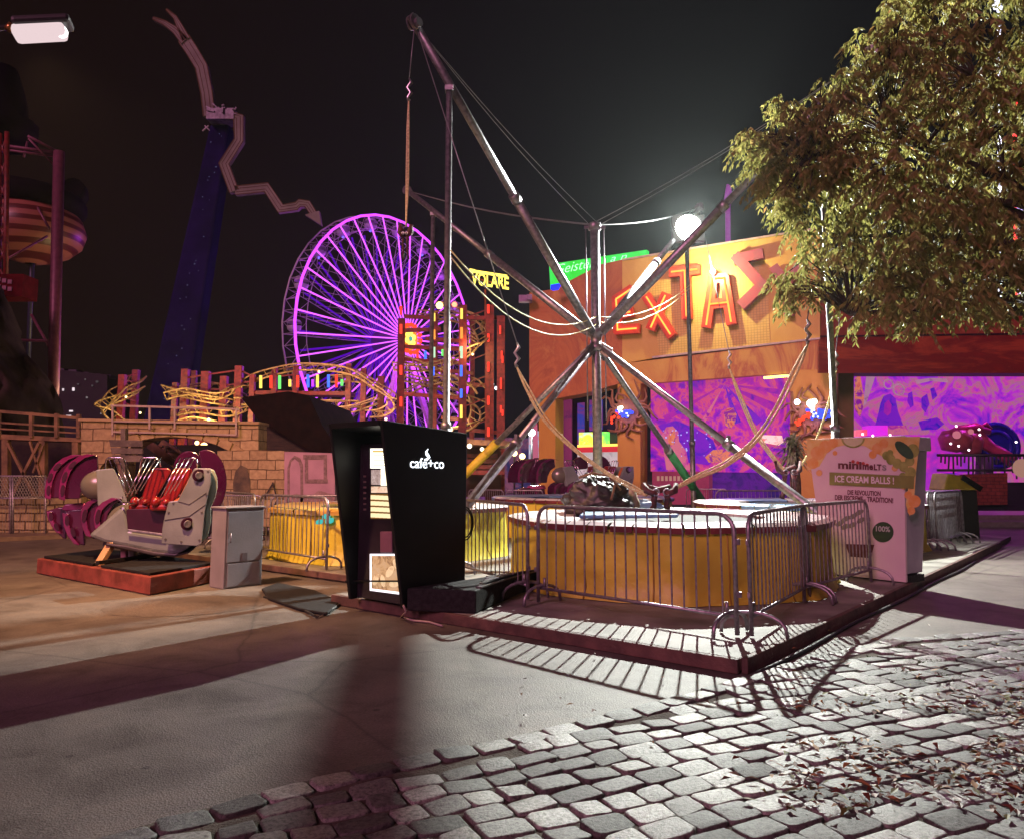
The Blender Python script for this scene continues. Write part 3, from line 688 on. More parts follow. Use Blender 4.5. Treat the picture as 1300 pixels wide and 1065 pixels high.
for i in range(7): rect(WM,462,603+i*7,465,605.4+i*7,.002,.008,m)
part(m,'buttons',mat('button_steel',(.3,.22,.2),.4,.6),vm)
m=MB(); rect(WM,440,736,510,738,.03,.02,m); part(m,'bumper_bar',BPAINT,vm)
# lettering on the right face
WR=Wall(C0,C0+bk); WR.n=f.copy()
LW=glow('lettering_white',(.85,.92,1),2.6)
def rtext(mb,t,x0,x1,yb0,yb1,h,wl,th,off=.004,bold=.02,shear=0):
    bl=wl.at(x0,yb0,off); br=wl.at(x1,yb1,off); tl=wl.at(x0,yb0-h,off); put_text(mb,t,bl,br,tl,wl.n*th,0,bold,shear)
m=MB(); rtext(m,'café+co',520.5,563.5,593.5,594.5,13,WR,.004,.004,.0); part(m,'lettering',LW,cb)
m=MB(); pts=[WR.at(x,y,.004) for x,y in ((541,584),(544.5,580),(542,576.5),(541,573.5),(543.5,569.5))]
m.tube(pts,[.012,.018,.02,.012,.004],6); part(m,'steam_symbol',LW,cb)
# cable loop on the back side
m=MB(); cc=P(590,664,9.45); m.tube([cc+V((math.cos(a)*.1,.02*math.sin(a*2),math.sin(a)*.2)) for a in [k*PI/8 for k in range(16)]],.009,6,closed=True); m.tube([cc+V((math.cos(a)*.085,.04+.02*math.sin(a*2),math.sin(a)*.17)) for a in [k*PI/8 for k in range(16)]],.009,6,closed=True)
part(m,'cable_coil',CABLE,cb)
# step block
p=[C0+f*.03+bk*.02,G(604,779,DZ),G(664,752,DZ),G(664,752,DZ)+bk*.9,C0+bk*1.3+f*.03]
p=[V((q.x,q.y,DZ+.002)) for q in p]; m=MB(); m.prism(p,(0,0,.24)); stp=thing('step_block','low black step block with pale light stripes on top on the right of the coffee booth','step block',(p[1].x,p[1].y,DZ))
part(m,'body',BLACK,stp,bevel=.015)
m=MB(); cen=sum((V(q) for q in p),V())/5
for i in range(7):
    t0=.1+i*.13; a=p[1].lerp(p[4],t0)*.94+cen*.06; b=p[2].lerp(p[3],t0)*.94+cen*.06; m.beam(V((a.x,a.y,DZ+.25)),V((b.x,b.y,DZ+.25)),.07,.016)
part(m,'lit_stripes',mat('lit_stripe_grey',(.09,.085,.085),.5,0,(.05,.05,.05),8),stp)  # paler bars imitate light between the shadows of the barrier bars
# ================================================================== CABINET
a=G(283,748);b=G(332,742); uu=(b-a).normalized(); vv=V((-uu.y,uu.x,0)); h=P(283,646,a.y).z
kb=thing('electrical_cabinet','plain grey electrical cabinet on the asphalt beside the purple gondola','cabinet',((a.x+b.x)/2,(a.y+b.y)/2+.2,0))
GREYC=mat('cabinet_grey',(.22,.20,.22),.5,0,(.17,.155,.17),2.5,.1,40,detail=8)
m=MB(); m.prism([a,b,b+vv*.38,a+vv*.38],(0,0,h)); part(m,'housing',GREYC,kb,bevel=.012)
m=MB(); m.prism([a-uu*.02-vv*.02+V((0,0,h)),b+uu*.02-vv*.02+V((0,0,h)),b+uu*.02+vv*.4+V((0,0,h)),a-uu*.02+vv*.4+V((0,0,h))],(0,0,.03)); part(m,'lid',GREYC,kb,bevel=.01)
m=MB(); 
A=a+uu*.03-vv*.012;B=b-uu*.03-vv*.012; m.prism([A+V((0,0,.36)),B+V((0,0,.36)),B+V((0,0,h-.04)),A+V((0,0,h-.04))],vv*.011); dr=part(m,'door',GREYC,kb,bevel=.004)
m=MB(); q=a+uu*.07-vv*.035+V((0,0,h*.58)); m.tube([q+vv*.02,q,q+V((0,0,.12)),q+vv*.02+V((0,0,.12))],.008,6); part(m,'handle',STEEL,dr)
m=MB(); m.prism([A+uu*.02+V((0,0,.03)),B-uu*.02+V((0,0,.03)),B-uu*.02+V((0,0,.34)),A+uu*.02+V((0,0,.34))],vv*.011); part(m,'kick_panel',GREYC,kb,bevel=.004)
m=MB(); q=a+uu*.3-vv*.015+V((0,0,.42)); m.box(q,(.08,.006,.11),math.atan2(uu.y,uu.x)); part(m,'notice',mat('brown_notice',(.1,.07,.08),.5),dr)
# ================================================================== ICE CREAM MACHINE
A=G(1048,729,DZ)+V((-.0,0,0)); B=G(1150,741,DZ); A=V((A.x,A.y,0));B=V((B.x,B.y,0))
u=(B-A).normalized(); bk2=V((-u.y,u.x,0)); n2=-bk2
zt2=P(1165,553,B.y-.1).z
ic=thing('ice_cream_machine','white ice cream vending machine with fruit print and green banner','vending machine',((A.x+B.x)/2,(A.y+B.y)/2+.2,DZ))
PINKW=mat('printed_white_panel',(.62,.52,.52),.35,0,(.56,.46,.47),1.5)
GRP=mat('grey_plastic',(.33,.32,.38),.5,0,(.26,.25,.3),3,.1,30)
ex=.14
m=MB(); fp=[A+V((0,0,DZ+.02)),B+V((0,0,DZ+.02)),B+u*ex+n2*.1+V((0,0,zt2)),A-u*ex+n2*.1+V((0,0,zt2))]
m.prism(fp,bk2*.05); fpn=part(m,'front_panel',PINKW,ic,bevel=.006)
m=MB(); 
for (e,s) in ((B,1),(A,-1)):
    pass
q0,q1=B+V((0,0,DZ+.12)),B+u*ex+n2*.05+V((0,0,zt2-.2))
m.prism([q0-u*.02+bk2*.06,q0+bk2*.5-u*.02,q1+bk2*.55,q1+bk2*.02],-u*.04)
part(m,'side_panel',GRP,ic,bevel=.01)
m=MB(); q0,q1=A+V((0,0,DZ+.12)),A-u*ex+n2*.05+V((0,0,zt2-.2)); m.prism([q0+u*.02+bk2*.06,q0+bk2*.5+u*.02,q1+bk2*.55,q1+bk2*.02],u*.04); part(m,'side_panel',GRP,ic,bevel=.01)
m=MB(); q=B+u*(ex+.02)+n2*.03+V((0,0,zt2-.2)); q2=A-u*(ex)+n2*.03+V((0,0,zt2-.2)); m.prism([q2,q,q+bk2*.62,q2+bk2*.62],(0,0,.19)); part(m,'top_box',mat('pale_grey_top',(.5,.5,.55),.5),ic,bevel=.015)
m=MB(); m.prism([A+bk2*.08+u*.06+V((0,0,DZ+.1)),B+bk2*.08-u*.08+V((0,0,DZ+.1)),B+bk2*.5-u*.08+V((0,0,DZ+.1)),A+bk2*.5+u*.06+V((0,0,DZ+.1))],(0,0,zt2-.45)); part(m,'freezer_body',mat('dark_freezer',(.08,.08,.1),.5),ic)
m=MB(); m.prism([A+bk2*.06+V((0,0,DZ+.005)),B+bk2*.06+V((0,0,DZ+.005)),B+bk2*.5+V((0,0,DZ+.005)),A+bk2*.5+V((0,0,DZ+.005))],(0,0,.09)); part(m,'base_frame',BLACK,ic)
m=MB(); 
for (px,py) in ((1177,591),): m.disc(B+u*(.085)+bk2*.28+V((0,0,DZ+1.55)),u,.05,.02)
m.disc(B+u*.03+bk2*.2+V((0,0,DZ+.95)),u,.03,.02); part(m,'vent_cap',BLACK,ic)
# printed graphics follow the leaning panel
class Lean:
    def __init__(s,o,u,w): s.o=V(o);s.u=V(u).normalized();s.w=V(w).normalized();s.n=s.u.cross(s.w).normalized(); s.n=-s.n if s.n.dot(V((0,-1,0)))<0 else s.n
    def at(s,px,py,off=0):
        d=ray(px,py);o=V((0,0,EYE));A_=s.o+s.n*off; return o+d*((A_-o).dot(s.n)/d.dot(s.n))
LF=Lean(fp[0],u,fp[3]-fp[0]-(fp[3]-fp[0]).dot(u)*u)
def blob(m,x,y,rx,ry,off,mi=0,an=0,n=18):
    pts=[]
    for k in range(n):
        a_=2*PI*k/n; dx=rx*math.cos(a_);dy=ry*math.sin(a_); pts.append(LF.at(x+dx*math.cos(an)-dy*math.sin(an),y+dx*math.sin(an)+dy*math.cos(an),off))
    m.prism(pts,LF.n*.0015,mi)
def poly(m,pp,off,mi=0): m.prism([LF.at(x,y,off) for x,y in pp],LF.n*.0015,mi)
FO=mat('print_orange',(.6,.27,.06),.4,0,(.62,.36,.14),9);FG=mat('print_green',(.16,.2,.03),.4,0,(.3,.33,.08),9);FY=mat('print_yellow',(.6,.42,.1),.4,0,(.65,.5,.2),9);FD=mat('print_dark_green',(.03,.07,.03),.4);FL=mat('print_lime',(.45,.5,.25),.4,0,(.5,.5,.3),14);FM=mat('print_maroon',(.12,.02,.03),.4);OL=mat('print_olive',(.2,.22,.045),.4);FR=mat('print_red',(.45,.05,.04),.4)
m=MB()
poly(m,[(1024,557.5),(1168,554),(1163,600),(1160,640),(1155,655),(1150,640),(1155,605),(1140,590),(1118,578),(1098,566),(1080,563),(1062,567),(1050,575),(1040,592),(1025,597)],.003,2)
part(m,'print_background',[FO,FG,FY],fpn)
rnd=random.Random(3)
m=MB()
for (x,y,r) in ((1032,588,7),(1038,575,9),(1048,567,8),(1058,562,6),(1108,577,5),(1114,569,7),(1122,563,6),(1156,616,5),(1161,636,8),(1157,648,5),(1136,594,4),(1153,628,5),(1060,575,3),(1147,617,4),(1040,600,4)): m=MB(); blob(m,x,y,r,r,.006+rnd.random()*.001,0); part(m,'printed_orange',FO,fpn)
m=MB()
for (x,y,r) in ((1125,578,5),(1131,583,6),(1139,588,6),(1147,592,6),(1155,585,6),(1159,572,8),(1146,605,5),(1156,600,7),(1130,575,4)): m=MB(); blob(m,x,y,r,r*1.1,.0085+rnd.random()*.001,0); part(m,'printed_grape',FG,fpn)
m=MB(); poly(m,[(1083+15*math.cos(PI*k/12),556.3+12*math.sin(PI*k/12)) for k in range(13)],.0045); part(m,'printed_lime_rind',FG,fpn)
m=MB(); poly(m,[(1083+12.5*math.cos(PI*k/12),556.5+9.8*math.sin(PI*k/12)) for k in range(13)],.0065); part(m,'printed_lime',FL,fpn)
m=MB(); blob(m,1148,571,15,7,.011,0,.75); part(m,'printed_avocado',FD,fpn)
m=MB(); poly(m,[(1053,599),(1161,604),(1160,620),(1053,615)],.0125); part(m,'green_banner',OL,fpn)
m=MB(); rtext(m,'ICE CREAM BALLS !',1060,1135,611.5,614.5,8.5,LF,.002,.0145); part(m,'banner_lettering',mat('print_white',(.75,.7,.72),.4),fpn)
m=MB(); rtext(m,'mini',1064,1094,594.5,595.5,9.5,LF,.002,.0125,.035); rtext(m,'m',1095,1103,595.5,596,6.5,LF,.002,.0125,.04); rtext(m,'e',1103.5,1108.5,596,596.2,6.2,LF,.002,.0125,.04); rtext(m,'LT',1109.5,1119,596.3,596.6,7.5,LF,.002,.0125,.04); part(m,'logo_lettering',FM,fpn)
m=MB(); rtext(m,'S',1119.8,1125.5,596.6,597,7,LF,.002,.0125,.03); part(m,'logo_lettering',mat('print_grey',(.3,.28,.25),.4),fpn)
m=MB()
for (x,y) in ((1083,585.5),(1089,587),(1096,588),(1101,590)): blob(m,x,y,2.1,2.1,.0125)
part(m,'logo_dots',FR,fpn)
m=MB(); rtext(m,'DIE REVOLUTION',1076,1118,627.5,629.5,6.2,LF,.002,.0045,.03); rtext(m,'DER EISCREME - TRADITION!',1060,1134,634,638.5,6.4,LF,.002,.0045,.03); part(m,'slogan_lettering',FM,fpn)
m=MB(); blob(m,1121,675,13.5,13,.0045,0,0,28); bd=part(m,'round_badge',FD,fpn)
m=MB(); rtext(m,'100%',1112,1130,674,675,7,LF,.002,.0065,.02); part(m,'badge_lettering',mat('print_badge_white',(.4,.45,.4),.4),bd)
m=MB(); poly(m,[(1073,690),(1110,691),(1105,708),(1079,706)],.0045); part(m,'printed_cup',FM,fpn)
m=MB(); 
for i,(x,y) in enumerate(((1066,664),(1074,658),(1083,655),(1091,650),(1093,660),(1082,666),(1073,668))): blob(m,x,y,6,3,.0045+i*.0012,0,-.5)
part(m,'printed_leaves',mat('print_grey_green',(.22,.22,.15),.4),fpn)
# ================================================================== RIDE GONDOLA
PURP=mat('purple_lacquer',(.055,.005,.035),.16,0,(.035,.003,.025),2,coat=.5)
SILV=mat('silver_shell',(.27,.30,.31),.3,.35,(.18,.20,.205),2,.1,40,detail=8)
CREAM=mat('cream_shell',(.2,.19,.17),.25,.4,(.15,.13,.11),2)
REDS=mat('red_seat',(.26,.01,.01),.3,0,(.16,.006,.008),3,coat=.4)
DPUR=mat('deep_purple_panel',(.035,.004,.02),.35)
CHR=mat('chrome_bar',(.75,.73,.75),.18,1,(.6,.58,.6),4)
DGREY=mat('dark_hull',(.06,.05,.05),.4,.2,(.03,.025,.025),4)
def carriage():
    base=G(175,738); t=thing('ride_gondola','purple and silver fairground gondola with red seats shown on a red pallet','ride gondola',(base.x,base.y,0))
    dv=V((-.42,.9,0)).normalized()
    q=lambda x,y,Y:P(x,y,Y)
    def pr(pts,Y,depth,name,m_,bevel=.02,par=None,label=None,m2=None):
        m=MB() if m2 is None else m2
        m.prism([q(x,y,Y) for x,y in pts],dv*depth)
        return part(m,name,m_,par or t,label,bevel=bevel)
    def arc(cx,cy,rx,ry,a0,a1,n=14): return [(cx+rx*math.cos(math.radians(a0+(a1-a0)*k/n)),cy-ry*math.sin(math.radians(a0+(a1-a0)*k/n))) for k in range(n+1)]
    Y=11.7
    # hull
    hull=[(158,640),(165,672),(206,678),(226,640),(250,628),(266,632),(264,662),(257,684)]+[(240,699),(220,703),(196,701),(160,693),(132,688),(112,680)]
    pr(hull,Y+.12,1.15,'hull',SILV,.05)
    pr([(135,689),(160,692),(196,700),(222,702.5),(241,698),(257,683),(256,688),(240,702),(221,706.5),(194,705),(158,697),(133,692)],Y+.05,1.2,'keel',DGREY,.02)
    # right side plate
    rp=pr([(247,594),(268,594),(268,613),(263,634),(260,650),(256,690),(250,693),(205,690),(206,672),(209,656),(214,637),(217,636),(226,635),(238,612)],Y-.12,.09,'side_plate',SILV,.012)
    for (x,y) in ((252.5,603),(238,664.5)):
        m=MB(); c=q(x,y,Y-.12); m.disc(c,-dv,.095,.03,24); w_=part(m,'wheel_boss',DPUR,rp,bevel=.01)
        WL[w_.name]=WL[rp.name]
        m=MB(); m.disc(c-dv*.03,-dv,.055,.035,20); part(m,'boss_cap',STEEL,rp,bevel=.01)
    for (x,y) in ((250,613),(264,598),(262,628),(256,650),(253,685),(230,687),(210,684),(214,650),(220,638)):
        m=MB(); m.disc(q(x,y,Y-.12),-dv,.016,.012,10); part(m,'bolt',STEEL,rp)
    m=MB(); m.tube([q(x,y,Y-.125) for x,y in ((209,660),(240,655),(261,640))],.005,5); m.tube([q(x,y,Y-.125) for x,y in ((226,636),(240,640),(262,625))],.005,5); part(m,'panel_seam',DGREY,rp)
    bodyb=[(266,594),(272,596),(276,606),(276.5,618),(273,632),(268,644),(268,662),(264,680),(256,690),(252,690),(256,650),(262,612)]
    pr(bodyb,Y+.0,.75,'back_bulge',mat('white_green_shell',(.34,.37,.32),.3,0,(.28,.3,.26),3),.06)
    # left plate
    pr([(122,596),(144,594),(150,606),(161,633),(163,650),(158,668),(146,680),(136,660),(124,640)],Y+.35,.08,'side_plate',SILV,.012)
    # domes
    for (x,y,rx,ry,Yd,mm) in ((128,616,25,20,Y+.55,CREAM),(164,663,28,25,Y+.36,CREAM)):
        m=MB(); c=q(x,y,Yd); m.ball(c,1,0,28,(abs(q(x+rx,y,Yd).x-c.x),.2,abs(q(x,y+ry,Yd).z-c.z))); part(m,'end_dome',mm,t)
    # fins
    RIM=mat('purple_rim',(.15,.012,.09),.12,0,(.09,.006,.055),3,coat=.8)
    def fin(left,right,Yf,slots,th=.1,rw=8):
        m=MB(); m.prism([q(x,y,Yf) for x,y in left+right],dv*th); fo=part(m,'fin',PURP,t,bevel=.015)
        inner=[(x+rw,y+rw*.25) for x,y in left]
        m=MB(); m.prism([p-dv*.05 for p in [q(x,y,Yf) for x,y in left+inner[::-1]]],dv*.045); part(m,'fin_rim',RIM,fo,bevel=.012)
        for (x,y,rx,ry,an) in slots:
            m=MB(); s=Yf/FPX; ca,sa=math.cos(an),math.sin(an); c=q(x,y,Yf)-dv*.062
            m.prism([c+V(((math.cos(k*PI/9)*rx*ca+math.sin(k*PI/9)*ry*sa)*s,0,(-math.cos(k*PI/9)*rx*sa+math.sin(k*PI/9)*ry*ca)*s)) for k in range(18)],dv*.02); part(m,'fin_slot',DPUR,fo)
    fin([(57,632),(57,622),(59,610),(64,597),(71,588),(80,581),(91,577),(101,577)],[(104,590),(98,612),(92,632)],Y+1.1,[(62,622,2.6,6,0),(64,606,2.8,6,.3),(73,592,2.8,6,.8)],.5)
    fin([(75,633),(75,622),(77,609),(82,596),(90,586),(100,579),(111,576),(123,578)],[(124,596),(112,604),(104,618),(101,633)],Y+.7,[(80,622,2.8,7,0),(82.5,605,3,7,.3),(92,590,2.8,6,.8)],.3)
    fin([(72,676),(66,668),(61,658),(59,648)],[(74,644),(84,644),(84,684),(80,683)],Y+1.0,[(65,655,2.6,5,-.2),(72,668,2.4,5,-.5)],.3,7)
    fin([(94,690),(86,680),(81,667),(79,650)],[(92,647),(104,646),(108,692)],Y+.85,[(85.5,660,2.8,6,-.1),(93,675,2.6,6,-.4)],.3)
    fin([(109,680),(104,668),(102,655),(104,644),(110,637),(120,632)],[(136,633),(128,644),(122,658),(120,684)],Y+.5,[(107.5,654,3,8,.1)],.3)
    fin([(124,680),(120,668),(119,655),(122,645),(130,637),(142,631)],[(155,633),(145,640),(137,652),(134,668),(136,684)],Y+.28,[(124.5,655,3.2,9,.1)],.3)
    pr([(82,640),(108,638),(112,647),(84,648),(78,646)],Y+.9,.3,'pink_shelf',mat('pink_shell',(.4,.06,.2),.25),.02)
    # rear right fins
    pr(arc(262,612,26,42,110,-70,16)+[(262,650)],Y+1.1,.18,'fin',PURP,.018)
    pr(arc(240,596,20,24,170,40,12)+[(248,600),(222,602)],Y+1.5,.18,'fin',PURP,.018)
    pr([(268,645),(279,650),(275,668),(262,685),(262,660)],Y+.9,.18,'fin',PURP,.018)
    # seats
    for k,(x0,Ys) in enumerate(((190,Y+.42),(217,Y+.2))):
        sp=pr([(x0+2,596),(x0+6,593.5),(x0+24,593.5),(x0+28,597),(x0+14,622),(x0+2,641),(x0-10,646),(x0-26,646),(x0-24,641),(x0-10,630)],Ys,.13,'seat',REDS,.03)
        pr([(x0-27,640),(x0-2,640),(x0-2,648),(x0-27,648)],Ys-.22,.25,'seat_cushion',REDS,.03)
        m=MB(); c=q(x0-19,637,Ys-.2); m.ball(c,.07,0,12,(1,1,1.2)); c=q(x0-6,637,Ys-.22); m.ball(c,.05,0,12); part(m,'knee_bolster',REDS,t)
    pr([(237,613),(246,597),(249,597),(229,636),(217,643),(214,640),(228,631)],Y-.06,.12,'seat_edge',mat('orange_trim',(.55,.13,.02),.35),.02)
    pr([(160,646),(213,645),(208,677),(162,671)],Y+.1,.04,'foot_panel',DPUR,.005)
    pr([(162,671),(208,677),(208,680),(162,674)],Y+.04,.03,'sill',STEEL,.005)
    # lap bars
    for k,(x0,Yb) in enumerate(((132,Y+.5),(176,Y+.3),(219,Y+.22))):
        m=MB(); 
        o=[(x0,612),(x0+3,583),(x0+6,580.5),(x0+22,580.5),(x0+26,584),(x0+28,592)] if k<2 else [(x0+15,582),(x0+28,580.5),(x0+31,584),(x0+31,594)]
        m.tube([q(x,y,Yb) for x,y in o],.014,8)
        for j in range(4):
            xa=x0+6+j*6; 
            if k==0: m.tube([q(xa,581,Yb),q(xa+18,632-j*2,Yb-.15)],.009,6)
            else: m.tube([q(xa+4,581,Yb),q(xa-22,632-j*3,Yb-.2)],.009,6)
        if k==0: m.tube([q(143,606,Yb-.05),q(160,606,Yb-.05)],.008,6); m.tube([q(150,637,Yb-.18),q(168,638,Yb-.18),q(182,631,Yb-.18)],.012,6)
        if k==2: m.tube([q(198,636,Yb-.2),q(212,634,Yb-.22),q(214,642,Yb-.25)],.013,6)
        if k==1: m.tube([q(150,634,Yb-.2),q(158,640,Yb-.25),q(172,638,Yb-.2)],.012,6)
        part(m,'lap_bar',CHR,t)
    # stand
    pb=mat('warm_pedestal',(.5,.3,.16),.5,0,(.45,.26,.14),4)
    m=MB(); m.beam(q(150,676,Y+.3),q(122,722,Y-.1),.11,.09); part(m,'stand_leg',pb,t,bevel=.01)
    m=MB(); m.beam(q(158,690,Y+.5),q(158,712,Y+.5),.085,.085); part(m,'stand_leg',mat('pink_post',(.5,.22,.25),.5),t,bevel=.01)
    m=MB(); m.beam(q(169,692,Y+.55),q(169,715,Y+.55),.13,.09); part(m,'stand_leg',WHITEP,t,bevel=.01)
    m=MB(); m.beam(q(180,692,Y+.6),q(198,716,Y+.9),.08,.08); m.beam(q(176,694,Y+.7),q(190,716,Y+1.1),.06,.06); part(m,'stand_leg',WHITEP,t,bevel=.01)
    m=MB(); m.beam(q(138,686,Y+.4),q(190,696,Y+.4),.3,.12); part(m,'stand_head',DGREY,t)
    # pallet
    a=G(190,756);b=G(46,728);c=G(278,738); d=b+(c-a)
    m=MB(); m.prism([V((p.x,p.y,.01)) for p in (a,b,d,c)],(0,0,.23)); part(m,'pallet',mat('red_pallet',(.28,.06,.045),.6,0,(.14,.03,.02),4,.3,20),t,bevel=.012)
    ub=(b-a);uc=(c-a)
    def slab(u0,u1,v0,v1,name,mm,z=.245,h=.035):
        m=MB(); m.prism([a+ub*u0+uc*v0+V((0,0,z)),a+ub*u1+uc*v0+V((0,0,z)),a+ub*u1+uc*v1+V((0,0,z)),a+ub*u0+uc*v1+V((0,0,z))],(0,0,h)); part(m,name,mm,t,bevel=.006)
    slab(.03,.42,.04,.97,'rubber_tread',BLACK); slab(.50,.97,.05,.95,'rubber_tread',BLACK); 
    m=MB(); m.beam(a+ub*.46+uc*.05+V((0,0,.3)),a+ub*.46+uc*.97+V((0,0,.3)),.06,.05); part(m,'tread_rail',BLACK,t)
    return t
car=carriage()
second=dup(car,(2.75,24.2,0),.22,'second gondola standing behind the mast in front of the orange facade',scale=1.08)
car['group']='fairground gondolas'; second['group']='fairground gondolas'
# ================================================================== CASTLE SET
YC=20.0
STONE=brick('castle_blocks',(.46,.34,.19),(.34,.24,.13),(.12,.075,.04),.56,.29,.013,.8)
STONE2=brick('castle_blocks_small',(.44,.33,.19),(.32,.23,.13),(.12,.075,.04),.42,.23,.012,.8)
WC=Wall((-8,YC),(0,YC))
ct=thing('castle_bridge','sand coloured stone castle bridge with a wide flat arch','castle wall',(-8.2,YC,0))
def wl(pp,Y): return [P(x,y,Y) for x,y in pp]
tp=[(103,534),(328,538)]
arch=[(316,700),(316,598)]+[(x,y) for x,y in ((312,590),(300,578),(285,569),(265,561),(240,556),(218,554.5),(196,556),(178,560),(168,566),(160,572),(156,580),(155,598),(155,700))]
sm_arch=[(150,700),(150,600),(149,590),(143,582),(136,584),(128,592),(122,604),(120,618),(120,700)]
m=MB(); 
m.prism(wl([(103,534),(328,538),(328,700)]+arch,YC)+wl([(103,700)],YC) if False else wl([(103,534),(328,538),(328,700)]+arch+[(150,700)]+sm_arch[1:]+[(103,700)],YC),(0,.7,0)); part(m,'wall',STONE,ct)
# voussoirs
m=MB()
vo=[(316,592),(306,582),(292,573),(276,565),(258,559.5),(238,556),(218,554.5),(198,556),(180,559),(166,566)]
for i in range(len(vo)-1):
    (x0,y0),(x1,y1)=vo[i],vo[i+1]; dx,dy=x1-x0,y1-y0; l=math.hypot(dx,dy); nx,ny=dy/l*11.5,-dx/l*11.5
    if ny>0: nx,ny=-nx,-ny
    e=.04; m.prism([p-V((0,.05,0)) for p in wl([(x0+dx*e,y0+dy*e),(x1-dx*e,y1-dy*e),(x1-dx*e+nx,y1-dy*e+ny),(x0+dx*e+nx,y0+dy*e+ny)],YC)],(0,.09,0))
part(m,'arch_stones',mat('arch_stone',(.46,.33,.17),.85,0,(.3,.2,.1),4,.6,12),ct,bevel=.02)
m=MB(); m.prism([p-V((0,.08,0)) for p in wl([(101,531.5),(330,535.5),(330,539.5),(101,535)],YC)],(0,.86,0)); part(m,'coping',mat('coping_stone',(.4,.28,.15),.85,0,(.3,.2,.1),4,.6,12),ct,bevel=.02)
m=MB(); 
for x in (143,190,222,300): m.beam(P(x,552 if x in(143,300) else 545,YC-.12),P(x,514+ (x-143)*.03,YC-.12),.045)
m.beam(P(141,515,YC-.12),P(303,519.5,YC-.12),.05); m.beam(P(143,535,YC-.12),P(300,538,YC-.12),.03); m.beam(P(143,548,YC-.12),P(300,552,YC-.12),.04)
part(m,'railing',mat('grey_railing',(.42,.33,.27),.5,.2),ct)
# near-black sheet in place of the shade behind the arches
m=MB(); m.box(P(230,640,YC+5)+V((0,0,-.2)),(7,.2,4.2)); solo(m,'passage_shade',mat('dark_void',(.008,.006,.005),.9),'near-black sheet standing for the shade inside the castle bridge arch','wall')
# lit things through the arch
def bulbs(pts,col,name,label,r=.04,es=6,cat='bulbs'):
    m=MB()
    for p in pts: m.ball(p,r,0,8)
    return solo(m,name,glow(name+'_glow',col,es),label,cat)
# wooden cross in front of arch
t=thing('wooden_signpost','grey weathered board sign on a post under the small castle arch','signpost',tuple(P(158,640,18.8)))
m=MB(); m.beam(P(158,648,18.8),P(158,544,18.8),.16,.12); part(m,'post',GREYW,t,bevel=.01)
for i,(y0,y1) in enumerate(((558,567),(568,576),(577,586))):
    m=MB(); m.prism(wl([(138+i*2,y0),(181,y0+1),(181,y1),(140+i*2,y1)],18.7),(0,.05,0)); part(m,'board',GREYW,t,bevel=.01)
# stairs seen through arch
t=thing('wooden_stair','dark timber stair climbing behind the castle bridge arch','stair',tuple(P(215,640,22)))
for k in range(2):
    m=MB(); m.beam(P(190+k*14,564-k*2,22+k),P(246+k*14,606,22+k),.1,.22); part(m,'stringer',WOODL,t)
for k in range(7):
    m=MB(); p=P(194+k*8.5,566+k*6.2,22); m.box(p+V((.1,.5,0)),(.3,1,.05)); part(m,'tread',WOODL,t)
m=MB(); m.beam(P(196,552,22),P(256,592,22),.07); m.beam(P(210,566,22),P(210,580,22),.07); m.beam(P(232,576,22),P(232,594,22),.07); part(m,'handrail',WOODL,t)
# right stone wall with dark painted niche
t=thing('castle_side_wall','lower sand block wall with a dark arched niche right of the bridge arch','castle wall',tuple(G(318,675)))
m=MB(); m.prism(wl([(276,572),(328,571),(361,572),(361,668),(276,668)],19.6),(0,.35,0)); part(m,'wall',STONE2,t)
m=MB(); m.prism([p-V((0,.012,0)) for p in wl([(297,668),(296,612),(299,598),(306,590),(314,594),(318,610),(318,668)],19.6)],(0,.01,0)); part(m,'painted_niche',mat('niche_paint',(.06,.045,.04),.9,0,(.13,.09,.06),6),t)
m=MB()
m.tube([P(346,612,19.55),P(352,634,19.5),P(344,650,19.5)],.02,6); m.tube([P(324,650,19.5),P(346,614,19.55)],.02,6); part(m,'painted_branch',mat('branch_paint',(.05,.04,.03),.9),t)
# pink painted wall
t=thing('painted_pink_wall','mauve wall painted with an arched door and a stone framed window','painted wall',tuple(G(392,676)))
PK=mat('mauve_plaster',(.40,.22,.31),.7,0,(.33,.18,.26),3,.1,20); STN=mat('painted_stone',(.13,.08,.09),.8,0,(.24,.15,.17),14)
m=MB(); m.prism(wl([(361,573),(425,575),(425,668),(361,668)],19.5),(0,.3,0)); part(m,'wall',PK,t)
m=MB(); o1=[(365,640),(365,594),(368,584),(374,578),(381,581),(384.5,590),(385,640)]; i1=[(381.5,640),(381.5,594),(379,586),(374,582),(369.5,586),(367.5,594),(367.5,640)]
m.prism([p-V((0,.012,0)) for p in wl(o1+i1,19.5)],(0,.01,0)); part(m,'door_surround',STN,t)
m=MB(); 
for r_ in ((385,577,415,583),(387,608,416,613),(387,583,391,608),(411,583,415,608)): m.prism([p-V((0,.012,0)) for p in wl([(r_[0],r_[1]),(r_[2],r_[1]),(r_[2],r_[3]),(r_[0],r_[3])],19.5)],(0,.01,0))
part(m,'window_surround',STN,t)
m=MB(); m.prism([p-V((0,.012,0)) for p in wl([(361,632),(376,626),(392,631),(405,622),(425,628),(425,668),(361,668)],19.5)],(0,.008,0)); part(m,'painted_bushes',mat('bush_paint',(.2,.12,.13),.8,0,(.32,.2,.24),9),t)
# barn
t=thing('dark_barn','dark timber barn with a sloping black roof behind the pink wall','barn',tuple(P(370,640,24)))
m=MB(); m.prism(wl([(328,535),(361,540),(425,572),(425,668),(328,668)],23.5),(0,4,0)); part(m,'wall',WOODD,t)
m=MB(); m.prism(wl([(306,505),(366,497),(392,502),(409,540),(430,572),(440,584),(392,572),(360,552),(328,534),(318,520)],23),(0,6,0)); part(m,'roof',mat('black_roof',(.018,.009,.008),.9,0,(.01,.006,.006),3,.5,8,spec=.05),t)

